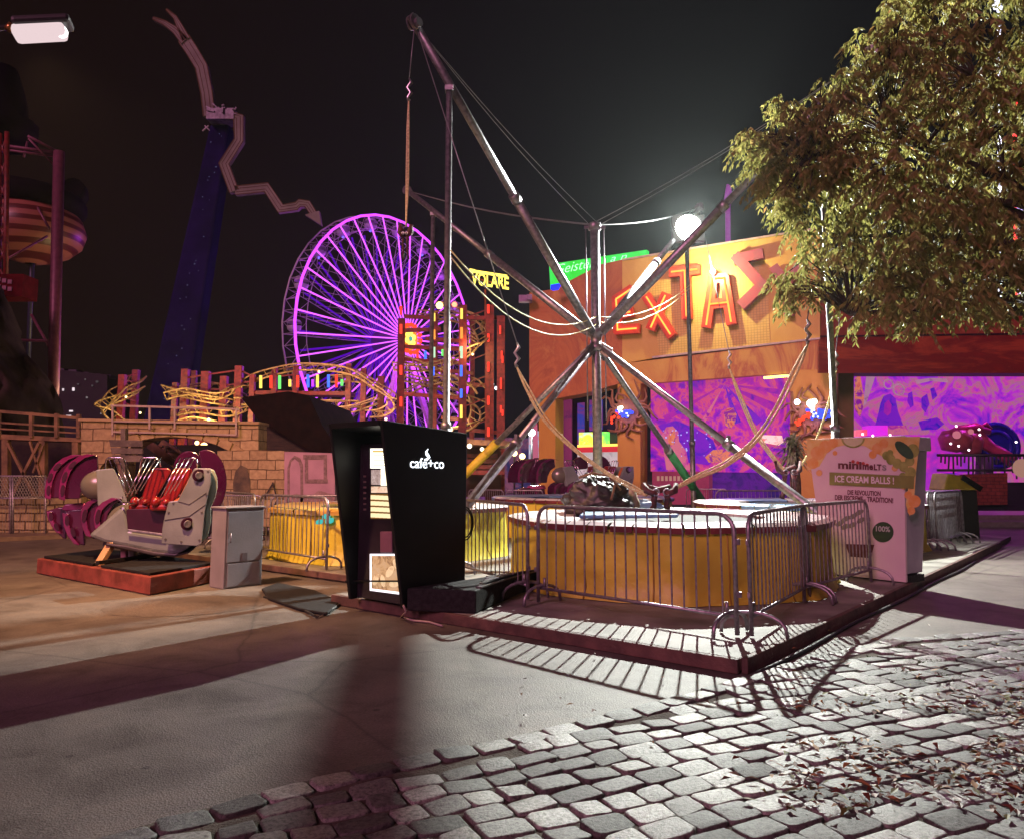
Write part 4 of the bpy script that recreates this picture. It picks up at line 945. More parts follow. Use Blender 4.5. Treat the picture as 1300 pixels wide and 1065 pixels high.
# wooden gallery at left
t=thing('wooden_gallery','raised timber walkway with cross braced legs left of the castle bridge','walkway',tuple(G(40,685)))
YG=20.6
m=MB(); m.prism(wl([(-40,549),(103,556),(103,561),(-40,556)],YG),(0,1.8,0)); part(m,'deck',WOODL,t)
for x in (-2,40,72,100):
    m=MB(); m.beam(P(x,556,YG),P(x,522+x*.04,YG),.09); part(m,'rail_post',WOODL,t)
m=MB(); m.beam(P(-40,519,YG),P(103,531,YG),.08); m.beam(P(-40,534,YG),P(103,543,YG),.05); m.beam(P(-40,542,YG),P(103,550,YG),.04); part(m,'handrail',WOODL,t)
for x in (8,55,97):
    m=MB(); m.beam(P(x,558,YG+.1),P(x,690,YG+.1),.16); part(m,'leg',WOODL,t)
m=MB(); m.beam(P(10,562,YG),P(50,640,YG),.07); m.beam(P(50,562,YG),P(10,640,YG),.07); m.beam(P(38,560,YG),P(55,615,YG),.05); m.beam(P(42,600,YG),P(55,565,YG),.05); part(m,'cross_brace',WOODL,t)
m=MB(); m.prism(wl([(-60,552),(104,560),(104,680),(-60,690)],23.4),(0,.2,0)); solo(m,'walkway_shade',mat('shade_sheet',(.014,.008,.006),.9,0,(.03,.018,.01),6),'dark sheet standing for the shade under the timber walkway','boarding')  # dark sheet in place of the shade below the walkway
# fence panel and low stone wall
t=thing('mesh_fence','site fence of steel tubes with a lattice panel before the low stone wall','fence',tuple(G(30,683)))
YF=19.2
m=MB(); 
for x in (-30,13.5,16.5): m.tube([P(x,684,YF),P(x,603,YF)],.025,8)
m.tube([P(-30,604,YF),P(58,604,YF)],.02,8); m.tube([P(-30,632,YF),P(58,632,YF)],.02,8); m.tube([P(58,604,YF),P(58,682,YF)],.025,8)
part(m,'tube_frame',BARR,t)
m=MB()
for k in range(26):
    x=-30+k*3.6; m.tube([P(x,605,YF),P(x+14,631,YF)],.009,4); m.tube([P(x+14,605,YF),P(x,631,YF)],.009,4)
part(m,'lattice',BARR,t)
m=MB()
for k in range(24): m.tube([P(-30+k*3.7,632,YF),P(-30+k*3.7,682,YF)],.004,4)
part(m,'wire_mesh',BARR,t)
m=MB(); m.prism(wl([(-60,632),(103,628),(103,676),(-60,682)],19.7),(0,.5,0)); solo(m,'low_stone_wall',brick('rubble_stone',(.42,.32,.18),(.33,.25,.14),(.1,.06,.03),.34,.2,.02,.9,off=.37),'low cream rubble stone wall behind the lattice fence at far left','stone wall')
m=MB(); m.prism([V((p.x,p.y,.004)) for p in (G(-60,690),G(103,683),G(103,678),G(-60,682))],(0,0,.1)); solo(m,'kerb_step',mat('kerb_stone',(.2,.14,.09),.8),'low kerb along the foot of the rubble stone wall','kerb')
# rock
m=MB(); n=26; vs=[];fs=[]
prof=[(-60,290),(-20,330),(6,372),(22,400),(34,450),(62,480),(78,505),(80,560)]
H_=24
for i in range(H_+1):
    y=300+(565-300)*i/H_; xr=80
    for (xa,ya),(xb,yb) in zip(prof,prof[1:]):
        if ya<=y<=yb: xr=xa+(xb-xa)*(y-ya)/(yb-ya)
    for k in range(n+1):
        f_=k/n; x=-120+(xr+120)*f_; Yr=34-6*math.sin(f_*PI*.5+.9)+4*max(0,f_-.7); p=P(x,y,Yr); d=noise.noise(V((x*.03,y*.03,0)))*1.6+noise.noise(V((x*.1,y*.1,3)))*.7+abs(noise.noise(V((x*.25,y*.25,5))))*.5
        vs.append(p+V((d*.3*(f_>.85)+0,-d,d*.2)))
for i in range(H_):
    for k in range(n): fs.append((i*(n+1)+k,i*(n+1)+k+1,(i+1)*(n+1)+k+1,(i+1)*(n+1)+k))
m.add(vs,fs,0,True)
# give it a back
bk_=[V((v.x*(v.y+9)/v.y-3,v.y+9,v.z)) for v in vs[n::n+1]]; b0=len(m.v); m.add(bk_+vs[n::n+1],[(i,i+1,len(bk_)+i+1,len(bk_)+i) for i in range(len(bk_)-1)],0,True)
solo(m,'artificial_rock',mat('mauve_rock',(.06,.042,.036),.95,0,(.022,.014,.014),.9,1,1.5,spec=.05),'craggy mauve artificial rock rising at the left edge','rock')
# ================================================================== LEFT SLIDE TOWER
YT=40
t=thing('slide_tower','tall red steel tower with a striped spiral slide bowl at the left edge','slide tower',tuple(G(40,645)[:2])+(0,) if False else (P(40,600,YT).x,YT,0))
PST=mat('plum_steel',(.18,.05,.09),.5,.2,(.12,.03,.06),4)
def gp(x,y,Y): return P(x,y,Y)
m=MB(); m.tube([V((P(66,520,YT).x,YT,0)),P(68,490,YT),P(75,193,YT)],.28,12); part(m,'column',PST,t)
m=MB(); m.tube([P(35,480,YT+3),P(44,250,YT+3)],.13,8); part(m,'column',mat('blue_black_steel',(.02,.02,.06),.5),t)
m=MB()
for (a,b,c) in ((0,170,.12),(9,168,.12)): m.tube([P(a-2,388,YT-2),P(a,b,YT-2)],c,8)
for k in range(8):
    y=175+k*27; m.tube([P(-1,y,YT-2),P(8,y+27,YT-2)],.05,5); m.tube([P(8,y,YT-2),P(-1,y+27,YT-2)],.05,5)
part(m,'lattice_mast',REDST,t)
for q0,q1,r_ in ((P(9,186,YT-1),P(75,195,YT),.1),(P(35,173,YT-1),P(73,193,YT),.08),(P(36,176,YT-1),P(70,212,YT),.06),(P(9,191,YT-1),P(70,199,YT),.07),(P(30,200,YT),P(35,180,YT),.06),(P(35,240,YT+2),P(62,290,YT),.07),(P(40,400,YT+2),P(62,440,YT),.08),(P(20,432,YT+2),P(64,433,YT),.08),(P(8,330,YT-1),P(60,300,YT+1),.06)):
    m=MB(); m.tube([q0,q1],r_,6); part(m,'brace',PST,t)
DRK=mat('black_tube',(.006,.004,.006),.8,spec=.08)
# dark roof at the top
m=MB(); m.lathe(P(-8,178,YT+1),[(.0,4.6),(.9,4.2),(1.3,3.0),(1.5,2.2),(1.6,1.4),(2.1,1.1),(2.1,0),(0,0)],14); part(m,'cabin',DRK,t)
# black spiral tube
m=MB(); c=P(44,262,YT+3); 
pts=[c+V((math.cos(a)*2.1,math.sin(a)*2.1,1.1-a*.16)) for a in [k*.3 for k in range(30)]]; m.tube(pts,.62,12); part(m,'tube_slide',DRK,t)
# bowl
m=MB(); c=P(42,290,YT+3); 
m.lathe(c+V((0,0,-.1)),[(1.0,1.9),(1.8,1.5),(2.5,.7),(2.75,-.1),(2.55,-.8),(2.0,-1.35),(1.1,-1.8),(.3,-2.0)],28)
bm_=bpy.data.materials.new('striped_bowl'); bm_.use_nodes=True; nt=bm_.node_tree; b=nt.nodes['Principled BSDF']; b.inputs['Roughness'].default_value=.4
tc=nt.nodes.new('ShaderNodeTexCoord'); wv=nt.nodes.new('ShaderNodeTexWave'); wv.bands_direction='Z'; wv.inputs['Scale'].default_value=.55; wv.inputs['Distortion'].default_value=1.6; wv.inputs['Detail Scale'].default_value=.3
nt.links.new(tc.outputs['Object'],wv.inputs['Vector']); nt.links.new(ramp(nt,wv.outputs['Fac'],[(.42,(.09,.012,.012)),(.5,(.30,.10,.075))]),b.inputs['Base Color'])
part(m,'slide_bowl',bm_,t)
m=MB(); m.box(P(14,366,YT-3),(1.9,1.2,1.1)); hb=part(m,'red_cabin',mat('cabin_red',(.10,.006,.012),.9,0,(.06,.004,.008),3,spec=.02),t)
for i in range(3):
    for j in range(2): m=MB(); m.box(P(9+i*7,359+j*9+i*1.5,YT-3)+V((0,-.63,0)),(.2,.03,.2)); part(m,'cabin_window',PST,hb)
# distant flats
t=thing('apartment_block','far dark apartment block with a few lit windows, low on the horizon at left','apartment block',(P(100,600,190).x,190,0))
m=MB(); m.prism(wl([(60,468),(136,476),(136,598),(60,598)],190),(0,15,0)); part(m,'wall',mat('night_facade',(.02,.015,.022),.9,0,(.03,.022,.03),.1),t)
m=MB()
for x,y,w_ in ((77,470,4),(92,471.5,5),(109,474.5,3),(123,476.5,3),(137,478,3)): m.prism(wl([(x-w_,y-2),(x+w_,y-2),(x+w_,y+2.5),(x-w_,y+2.5)],191),(0,3,0))
part(m,'roof_parapet',mat('grey_parapet',(.1,.08,.12),.9),t)
r5=random.Random(5)
for (x,y,w_,hh,br_) in ((68,495,1,1.5,1),(81,495,1,1.5,1.2),(94,494.5,1.3,2,1.6),(111,505,1,1,.3),(91,522,2.2,1,1.6),(88,528,3,.8,1.5),(129,525,.6,.8,.5),(109,482,.8,.8,.15),(124,485,1.5,1.2,.1),(118,490,1,1,.1),(100,488,1,1,.1)):
    m=MB(); m.prism([p-V((0,.4,0)) for p in wl([(x-w_,y-hh),(x+w_,y-hh),(x+w_,y+hh),(x-w_,y+hh)],190)],(0,.2,0)); part(m,'lit_window',glow('window_light',(.9,.75,.8),.7*br_),t)
# ================================================================== FERRIS WHEEL
YW=70.; Hh=P(501,433,YW); R=P(494,279,YW).z-Hh.z
yaw=math.radians(55.5); n_=V((math.sin(yaw),-math.cos(yaw),0)); e1=V((math.cos(yaw),math.sin(yaw),0)); e3=V((0,0,1))
fw=thing('ferris_wheel','giant ferris wheel outlined in glowing purple light tubes','ferris wheel',(Hh.x,Hh.y,0))
LED=glow('purple_led',(.66,.10,1.0),1.9); LEDH=glow('purple_led_rim',(.6,.06,1.0),2.0)
WST=mat('wheel_steel',(.5,.46,.52),.5,.1,(.4,.36,.42),2)
NS=38
def rp(a,r,off): return Hh+n_*off+e1*math.cos(a)*r+e3*math.sin(a)*r
m=MB(); m.tube([rp(2*PI*k/NS,R,0) for k in range(NS)],.115,8,closed=True); part(m,'led_rim',LEDH,fw)
m=MB(); m.tube([rp(2*PI*k/NS,R+.15,-1.35) for k in range(NS)],.07,6,closed=True); m.tube([rp(2*PI*k/NS,R*.9,-1.35) for k in range(NS)],.045,5,closed=True); m.tube([rp(2*PI*k/NS,R*.9,0) for k in range(NS)],.045,5,closed=True)
for k in range(NS*2):
    a=2*PI*k/NS/2
    m.tube([rp(a,R,0),rp(a,R+.15,-1.35)],.03,4); m.tube([rp(a,R*(.9 if k%2 else 1),-1.35),rp(a+PI/NS,R*(1 if k%2 else .9),-1.35)],.03,4)
    if k%2==0: m.tube([rp(a,R*.9,0),rp(a+2*PI/NS,R,-1.35)],.02,4)
part(m,'rear_rim',WST,fw)
for k in range(NS):
    a=2*PI*(k+.5)/NS; m=MB(); m.tube([rp(a,.8,1.5),rp(a,R,0)],.068,6); part(m,'led_spoke',LED,fw)
m=MB()
for k in range(NS):
    a=2*PI*(k+.5)/NS; m.tube([rp(a,.6,-2.0),rp(a,R,-1.35)],.035,4)
    for j in range(4):
        f0=.45+.13*j; f1=f0+.13; 
        pA=rp(a,.8,1.5).lerp(rp(a,R,0),f0); pB=rp(a,.6,-2.0).lerp(rp(a,R,-1.35),f1); m.tube([pA,pB],.022,4)
        pA=rp(a,.8,1.5).lerp(rp(a,R,0),f1); pB=rp(a,.6,-2.0).lerp(rp(a,R,-1.35),f0); m.tube([pA,pB],.022,4)
part(m,'rear_spokes',WST,fw)
m=MB()
for k in range(NS): a=2*PI*(k+.25)/NS; m.tube([rp(a,.9,-2.0),rp(a,R*.86,-1.35)],.09,5)
part(m,'violet_bloom_strips',glow('violet_bloom_glow',(.13,.0,.62),.75),fw)  # violet strips added to imitate the bloom inside the wheel
m=MB(); m.disc(Hh+n_*1.3,n_,1.25,.35,28); m.disc(Hh-n_*2.7,n_,1.1,3.8,20); part(m,'hub_drum',mat('hub_purple',(.12,.03,.25),.4),fw)
m=MB(); hb=[]
for k in range(16): a=2*PI*k/16; m.ball(rp(a,1.28,2.0),.22,0,8)
part(m,'hub_light_ring',glow('hub_red',(1,.04,.01),2.4),fw)
m=MB(); m.disc(Hh+n_*1.7,n_,1.05,.2,24); hd=part(m,'hub_face',glow('hub_orange',(1,.3,.03),1.0),fw)
m=MB()
for k in range(6): a=2*PI*k/6+.4; m.disc(Hh+n_*1.93+e1*math.cos(a)*.5+e3*math.sin(a)*.5,n_,.26,.03,14)
part(m,'hub_petals',glow('hub_yellow',(1,.8,.1),2.2),hd)
m=MB(); m.disc(Hh+n_*1.97,n_,.22,.03,14); part(m,'hub_centre',glow('hub_green',(.1,.5,.4),1),hd)
for k in range(NS//2):
    a=2*PI*(2*k+1)/NS; c=rp(a,R*.955,-.68); 
    m=MB(); m.lathe(c-e3*.75,[(0,0),(.35,.02),(.55,.2),(.6,.42),(.6,.44),(.57,.44),(.5,.2),(0,.1)],12); g=part(m,'gondola',mat('gondola_shell',(.45,.42,.5),.4) if k==0 else bpy.data.materials['gondola_shell'],fw)
    m=MB(); m.lathe(c-e3*.02,[(.62,0),(.45,.22),(.1,.32),(0,.33)],12); m.tube([c-e3*.4,c+e3*.3],.03,5)
    for s in range(4): m.tube([c+V((math.cos(s*PI/2)*.56,math.sin(s*PI/2)*.56,-.32)),c+V((math.cos(s*PI/2)*.56,math.sin(s*PI/2)*.56,0))],.02,4)
    part(m,'gondola_canopy',bpy.data.materials['gondola_shell'],g)
    if 3<=k<=14 and math.sin(a)>.45:
        m=MB(); m.ball(c-e3*.85,.1,0,8); part(m,'gondola_lamp',glow('gondola_blue',(.12,.1,1),3),g)
for off,ex in ((2.6,1),(-3.4,1)):
    for s in (-1,1):
        ft=Hh+n_*off+e1*s*5.2; m=MB(); m.beam(Hh+n_*(1.0 if off>0 else -2.0),V((ft.x,ft.y,0)),.42,.42); part(m,'support_leg',mat('lilac_steel',(.6,.32,.62),.5) if (off>0 and s<0) else bpy.data.materials['lilac_steel'],fw)
light('POINT','wheel_glow',tuple(Hh+n_*3.2),7000,(.55,.06,1),fw,shadow_soft_size=1.2)
# ================================================================== SWING ARM RIDE
YS=60.
t=thing('swing_arm_ride','dark blue slanting tower carrying two long zigzag arms high in the sky','thrill ride',(P(200,600,YS).x,YS,0))
NAVY=mat('navy_tower',(.016,.008,.07),.9,0,(.01,.006,.04),.5,spec=.02)
m=MB(); b0=P(178,545,YS-3);b1=P(232,545,YS-3);t0=P(266,158,YS);t1=P(291,158,YS)
m.prism([b0,b1,t1,t0],(0,1.6,0)); part(m,'tower',NAVY,t,bevel=.2)
m=MB()
for i in range(28):
    f_=random.random(); x=(205+(278-205)*f_)+random.uniform(-.5,.5)*(26-14*f_); y=545+(158-545)*f_; Yy=(YS-3)+3*f_-.08
    m.ball(P(x,y,Yy),.03+.03*random.random(),0,6)
part(m,'tower_lights',glow('faint_blue_points',(.3,.3,.7),.18),t)
m=MB(); c=P(284,150,YS-.3)
m.box(c,(2.2,1.6,.9)); 
for i in range(16): 
    q=c+V((random.uniform(-1.2,1.2),random.uniform(-1,0),random.uniform(-.4,.8))); m.beam(q,q+V((random.uniform(-.6,.6),0,random.uniform(-.3,.5))),.12,.12)
part(m,'pivot_head',mat('pivot_metal',(.05,.045,.06),.5,.3,(.15,.14,.17),3),t)
ARM=mat('arm_panel',(.24,.22,.2),.8,0,(.18,.16,.15),.8,spec=.1); EDG=glow('arm_outline',(.3,.08,.07),.22)
def ribbon(pts,w0,w1,Y,par):
    # one mesh: panel, second: outline
    m=MB(); ml=MB(); L=[];Rr=[];N=len(pts)
    for i,(x,y) in enumerate(pts):
        xa,ya=pts[max(i-1,0)]; xb,yb=pts[min(i+1,N-1)]; dx,dy=xb-xa,yb-ya; l=math.hypot(dx,dy); wd=(w0+(w1-w0)*i/(N-1))/2
        if 0<i<N-1:
            d1=V((x-xa,y-ya,0)).normalized(); d2=V((xb-x,yb-y,0)).normalized(); c_=max(.55,math.cos(math.acos(max(-1,min(1,d1.dot(d2))))/2)); wd/=c_
        nx,ny=-dy/l*wd,dx/l*wd; L.append((x+nx,y+ny));Rr.append((x-nx,y-ny))
    for i in range(N-1): m.prism([P(*q,Y) for q in (L[i],L[i+1],Rr[i+1],Rr[i])],(0,.5,0))
    arm=part(m,'arm',ARM,par)
    for side_ in (L,Rr): ml.tube([P(x,y,Y-.04) for x,y in side_],.035,5)
    mi=[((a[0]*.7+b[0]*.3),(a[1]*.7+b[1]*.3)) for a,b in zip(L,Rr)]; ml.tube([P(x,y,Y-.03) for x,y in mi],.02,4)
    mi=[((a[0]*.3+b[0]*.7),(a[1]*.3+b[1]*.7)) for a,b in zip(L,Rr)]; ml.tube([P(x,y,Y-.03) for x,y in mi],.02,4)
    part(ml,'arm_outline',EDG,arm); return arm
ribbon([(265,147),(262,118),(255,84),(243,64),(233,49)],14,16,YS-.6,t)
ribbon([(234,52),(222,38),(209,29),(194,23)],11,3,YS-.7,t); ribbon([(236,50),(228,34),(222,22),(211,12)],10,2,YS-.7,t)
ribbon([(289,146),(302.5,149),(303,178),(284,208),(297,243)],10,12,YS-1,t)
ribbon([(298,242),(338,238),(356,265),(376,262),(380,258),(390,259),(401,276)],11,8,YS-1,t)
m=MB(); m.prism([P(x,y,YS-1.1) for x,y in ((387,273),(405,268),(408,286))],(0,.5,0)); part(m,'arrow_tip',ARM,t)
m=MB(); m.tube([P(257,167,YS),P(265,160,YS)],.07,5); m.tube([P(260,160,YS),P(268,168,YS)],.05,5); part(m,'service_mast',WST,t)
# ================================================================== COASTER
cs=thing('roller_coaster','roller coaster of yellow track on dark red posts with coloured light tubes','roller coaster',(P(450,600,46).x,46,0))
YR=46.
def post(x,y0,Y=YR,w_=.42,y1=None):
    m=MB(); top=P(x,y0,Y); m.beam(V((top.x,Y,0)),top,w_,w_); part(m,'post',REDST,cs)
for (x,y0,Y,w_) in ((156,476,YR,.36),(173,470,YR+2,.36),(236,469,YR,.4),(247,471,YR+3,.3),(262,472,YR,.45),(285,478,YR,.4),(304,465,YR,.42),(223,486,YR,.3),(321,476,YR,.3),(349,467,YR,.3),(376,465,YR,.3),(443,462,YR,.32),(462,468,YR,.32),(484,478,YR+3,.4),(510,405,42,.36),(553,395,47,.3),(588,388,42,.42),(600,404,48,.3),(622,388,44,.48),(636,402,44,.46),(568,560,44,.4)): post(x,y0,Y,w_)
def track(pts,name='track',gauge=.9,mat_=GOLDT,smooth=6):
    pts=[P(*p) for p in pts]; q=[]
    for i in range(len(pts)-1):
        p0=pts[max(i-1,0)];p1=pts[i];p2=pts[i+1];p3=pts[min(i+2,len(pts)-1)]
        for j in range(smooth):
            s=j/smooth; q.append(.5*((2*p1)+(-p0+p2)*s+(2*p0-5*p1+4*p2-p3)*s*s+(-p0+3*p1-3*p2+p3)*s**3))
    q.append(pts[-1]); m=MB(); L=[];Rr=[];S=[]
    for i,p in enumerate(q):
        d=(q[min(i+1,len(q)-1)]-q[max(i-1,0)]).normalized(); a=d.cross(V((0,0,1)))
        if a.length<.1:a=V((1,0,0))
        a.normalize(); L.append(p+a*gauge/2);Rr.append(p-a*gauge/2);S.append(p-V((0,0,.35)))
    m.tube(L,.05,6);m.tube(Rr,.05,6); m.tube(S,.065,6)
    acc=0
    for i in range(len(q)):
        acc+= (q[i]-q[i-1]).length if i else 1
        if acc>.5: acc=0; m.tube([L[i],S[i],Rr[i]],.035,4)
    part(m,name,mat_,cs)
track([(176,491,47),(160,499,46),(140,507,45),(131,514,44),(136,522,44),(150,534,45),(162,541,46)])
track([(212,490,46),(235,497,45.5),(262,503,45),(290,508,46),(305,512,48)])
track([(215,494,48),(250,489,48),(275,487,48),(300,494,48)])
track([(300,496,47),(320,480,46.5),(345,470,46),(380,463,46),(420,464,45.5),(450,470,45),(478,487,44.5),(497,500,44),(500,512,44),(488,520,44.5),(470,522,45)])
track([(300,506,46),(330,507,46),(370,510,46),(420,509,46),(458,510,46)])
track([(225,536,44),(250,530,44),(285,538,44),(300,541,45)])
track([(420,478,46),(455,478,46),(480,490,46)])
track([(500,462,43),(540,463,43),(580,453,43),(603,437,43),(607,425,44),(596,408,46),(570,400,47),(530,396,47)],gauge=1.1)
track([(512,452,45),(560,470,45),(590,487,45)],gauge=1)
track([(512,476,45),(560,488,46),(600,505,46),(610,520,45),(600,536,44),(570,545,44)],gauge=1.1)
track([(212,500,45),(240,494,45),(275,500,45),(302,490,46),(316,498,47)],smooth=5)
track([(225,520,45),(250,516,45),(290,521,45),(318,512,46)],smooth=5)
track([(176,478,48),(168,486,47),(150,494,46),(136,512,45)],smooth=5)
track([(345,503,45),(390,515,45),(440,517,45),(480,505,45)],smooth=5)
track([(512,498,46),(545,482,46),(590,478,45),(606,492,44)],smooth=5,gauge=1)
track([(566,386,47),(590,394,46.5),(608,404,46),(614,418,46)],gauge=1.1)
for (x0,y0,x1,y1) in ((510,440,590,444),(510,456,590,462),(514,402,555,404),(540,430,592,434),(588,404,640,404),(588,488,625,490),(590,545,640,550),(622,404,636,404),(510,420,560,418),(553,470,600,474),(510,500,590,506),(560,530,600,534)): m=MB(); m.beam(P(x0,y0,45),P(x1,y1,45),.22,.22); part(m,'cross_beam',REDST,cs)
for k in range(6):
    m=MB(); m.beam(P(590,404+k*28,45),P(622,392+k*28,45),.07); part(m,'cross_beam',REDST,cs); m=MB(); m.beam(P(156,480+k*6,46),P(173,474+k*9,47),.06); part(m,'cross_beam',REDST,cs)
for (x0,y0,x1,y1) in ((236,515,304,520),(236,496,304,494),(321,500,376,498),(349,478,376,476),(443,478,484,486),(236,480,262,476),(262,476,304,470),(236,505,285,512),(285,490,321,484),(304,470,321,478)): m=MB(); m.beam(P(x0,y0,46),P(x1,y1,46),.09); part(m,'cross_beam',REDST,cs)
m=MB(); m.prism([P(x,y,46) for x,y in ((318,496),(445,497),(445,502),(318,501))],(0,1.5,0)); part(m,'station_deck',REDST,cs)
cols={'y':((1,.7,.12),1.5),'r':((1,.05,.03),1.5),'g':((.2,1,.2),1.2),'b':((.06,.16,1),1.7),'v':((.5,.05,1),1.6),'o':((1,.3,.05),1.5),'w':((.6,.9,.6),1.1)}
GM={k:glow('tube_%s'%n,c,s) for (k,(c,s)),n in zip(cols.items(),('yellow','red','green','blue','violet','orange','mint'))}
def tubes(lst,Y,r=.07):
    for (x,y0,y1,c) in lst:
        m=MB(); m.tube([P(x,y0,Y),P(x,y1,Y)],r,6); part(m,'light_tube',GM[c],cs)
tubes([(331,477,493,'y'),(344,477,493,'r'),(355,477,494,'g'),(368,482,491,'y'),(378,477,492,'r'),(391,476,492,'b'),(397,482,491,'v'),(403,476,492,'y'),(417,476,492,'b'),(427,476,492,'r'),(434,482,490,'g')],45.2,.085)
tubes([(509,389,400,'r'),(509,412,424,'r'),(509,464,476,'r'),(509,504,516,'r')],41.5,.08)
tubes([(551,398,408,'y'),(551,419,431,'o'),(551,441,454,'w'),(550,466,477,'b'),(586,392,405,'y'),(586,416,430,'o'),(586,440,455,'w'),(585.5,464,478,'b'),(585.5,494,505,'b'),(585.5,514,531,'y'),(585,440.5,446,'w'),(540,446,456,'b'),(530,447,455,'r'),(562,444,452,'g')],41.6,.08)
tubes([(620,387,398,'r'),(620,424,434,'r'),(620,460,472,'r'),(620,503,514,'r'),(620,542,554,'r'),(620,582,593,'r')],43.6,.075)
tubes([(635,414,424,'r'),(637,446,456,'r'),(638,452,461,'r'),(636,480,494,'r'),(636,515,524,'r'),(638,520,528,'r')],43.6,.06)
for (x,y,Y,c,p,r) in ((558,388,45,(1,.6,.2),0,.22),(577,387,45,(1,.2,.1),0,.16),(570,545,43,(1,.85,.4),260,.2),(259,566,43,(1,.75,.3),350,.2),(250,562,42,(1,.7,.3),0,.12),(271,568,42,(1,.7,.3),0,.12),(284,566,42,(1,.7,.3),0,.1),(265,533,43,(1,.7,.3),900,.1),(405,472,42.5,(1,.65,.3),500,.07),(600,450,42,(1,.7,.3),300,.07),(178,524,43,(1,.75,.35),0,.06),(160,504,43,(1,.75,.35),450,.06),(410,524,43,(1,.6,.5),300,.08),(490,532,43,(1,.6,.5),300,.08),(625,488,44,(.8,.9,1),0,.1),(630,493,44,(.8,.9,1),0,.1)):  # includes lamps added only to warm the track and posts
    q=P(x,y,Y); m=MB(); m.ball(q,r,0,10); part(m,'work_lamp',glow('lamp_warm_%d'%x,c,4),cs)
    if p: light('POINT','work_light',tuple(q+V((0,-.5,.3))),p,c,cs,shadow_soft_size=.3)
# sign VOLARE
t=thing('yellow_neon_sign','glowing yellow neon word sign on a thin mast beside the ferris wheel','neon sign',(P(617,600,50).x,50,0))
m=MB(); m.tube([V((P(617,600,50).x,50,0)),P(616,368,50)],.07,6); m.tube([P(597,352,50.1),P(645,364,50.1)],.05,5); part(m,'mast',REDST,t)
YN=glow('neon_yellow',(1,.8,.12),2.2); u=lambda x,y:P(x,y,50)
m=MB(); put_text(m,'VOLARE',u(598.5,361.5),u(646,368.5),u(598.5,345.5),V((0,-.15,0)),0,.012); part(m,'lettering',YN,t)
m=MB(); m.stroke([u(604,345.5),u(643,351.5)],.16,None,V((0,-.15,0))); m.stroke([u(597,344),u(602,345)],.2,None,V((0,-.15,0))); part(m,'top_bar',YN,t)
light('POINT','sign_glow',tuple(u(620,352)+V((0,-1.5,0))),120,(1,.8,.15),t,shadow_soft_size=.8)
# ================================================================== FUN RIDE HALL
FA=Wall((.62,28.9),(9.35,24.0)); fn=FA.n
def fpoly(m,pp,off,th,mi=0,wl_=FA): m.prism([wl_.at(x,y,off) for x,y in pp],-wl_.n*th,mi); return m
def marble(name,stops,scale=.7,dist=2.5,stretch=(1,1,.5),rough=.6,rot=.6):
    m=bpy.data.materials.new(name); m.use_nodes=True; nt=m.node_tree; b=nt.nodes['Principled BSDF']; b.inputs['Roughness'].default_value=rough
    tc=nt.nodes.new('ShaderNodeTexCoord'); mp=nt.nodes.new('ShaderNodeMapping'); mp.inputs['Scale'].default_value=stretch; mp.inputs['Rotation'].default_value=(0,rot,0); nt.links.new(tc.outputs['Object'],mp.inputs[0])
    n=nt.nodes.new('ShaderNodeTexNoise'); n.inputs['Scale'].default_value=scale; n.inputs['Detail'].default_value=9; n.inputs['Roughness'].default_value=.62; n.inputs['Distortion'].default_value=dist; nt.links.new(mp.outputs[0],n.inputs['Vector'])
    nt.links.new(ramp(nt,n.outputs['Fac'],stops),b.inputs['Base Color']); return m
ORM=marble('rust_orange_marbling',[(.3,(.3,.07,.03)),(.45,(.52,.19,.05)),(.55,(.42,.13,.04)),(.7,(.62,.32,.07))],.5)
OCM=marble('ochre_marbling',[(.3,(.7,.5,.10)),(.5,(.66,.44,.09)),(.62,(.74,.54,.12)),(.75,(.56,.3,.07))],.3)
REDM=marble('red_marbling',[(.3,(.22,.012,.01)),(.5,(.14,.008,.01)),(.62,(.3,.05,.02)),(.72,(.18,.01,.01))],.5,2.5,(.5,1,1.4),.6,-.5)
COLM=marble('ochre_pillar',[(.3,(.6,.36,.05)),(.6,(.55,.3,.045)),(.8,(.65,.42,.08))],.8)
hall=thing('fun_ride_hall','big orange and ochre ride hall with a zigzag letter sign and glowing purple murals','ride hall',tuple(FA.at(880,600))[:2]+(0,))
m=MB(); fpoly(m,[(672,372),(699,368),(721,358),(763,336),(790,330),(790,486),(740,500),(700,507),(672,509)],0,.8); part(m,'curved_facade',ORM,hall)
m=MB(); fpoly(m,[(790,330),(820,325),(880,315),(925,307.5),(1000,296),(1034,290.5),(1041,300),(1041,430),(835,454),(790,462)],0,.8); part(m,'sign_wall',OCM,hall)
TR=mat('white_trim',(.6,.5,.42),.5)
m=MB(); fpoly(m,[(790,329),(880,314),(1034,289.5),(1034,291.5),(880,316),(790,331)],.06,.2); part(m,'white_trim',TR,hall)
m=MB(); fpoly(m,[(828,452.6),(1041,428.5),(1041,430.6),(828,455)],.08,.2); part(m,'white_trim',TR,hall)
m=MB(); fpoly(m,[(790,462),(1041,431.2),(1041,470),(1000,474),(820,487),(790,488)],.05,.8); part(m,'lower_band',marble('lower_band_marbling',[(.3,(.62,.4,.08)),(.5,(.55,.3,.06)),(.58,(.4,.12,.04)),(.66,(.6,.36,.07))],.6),hall)
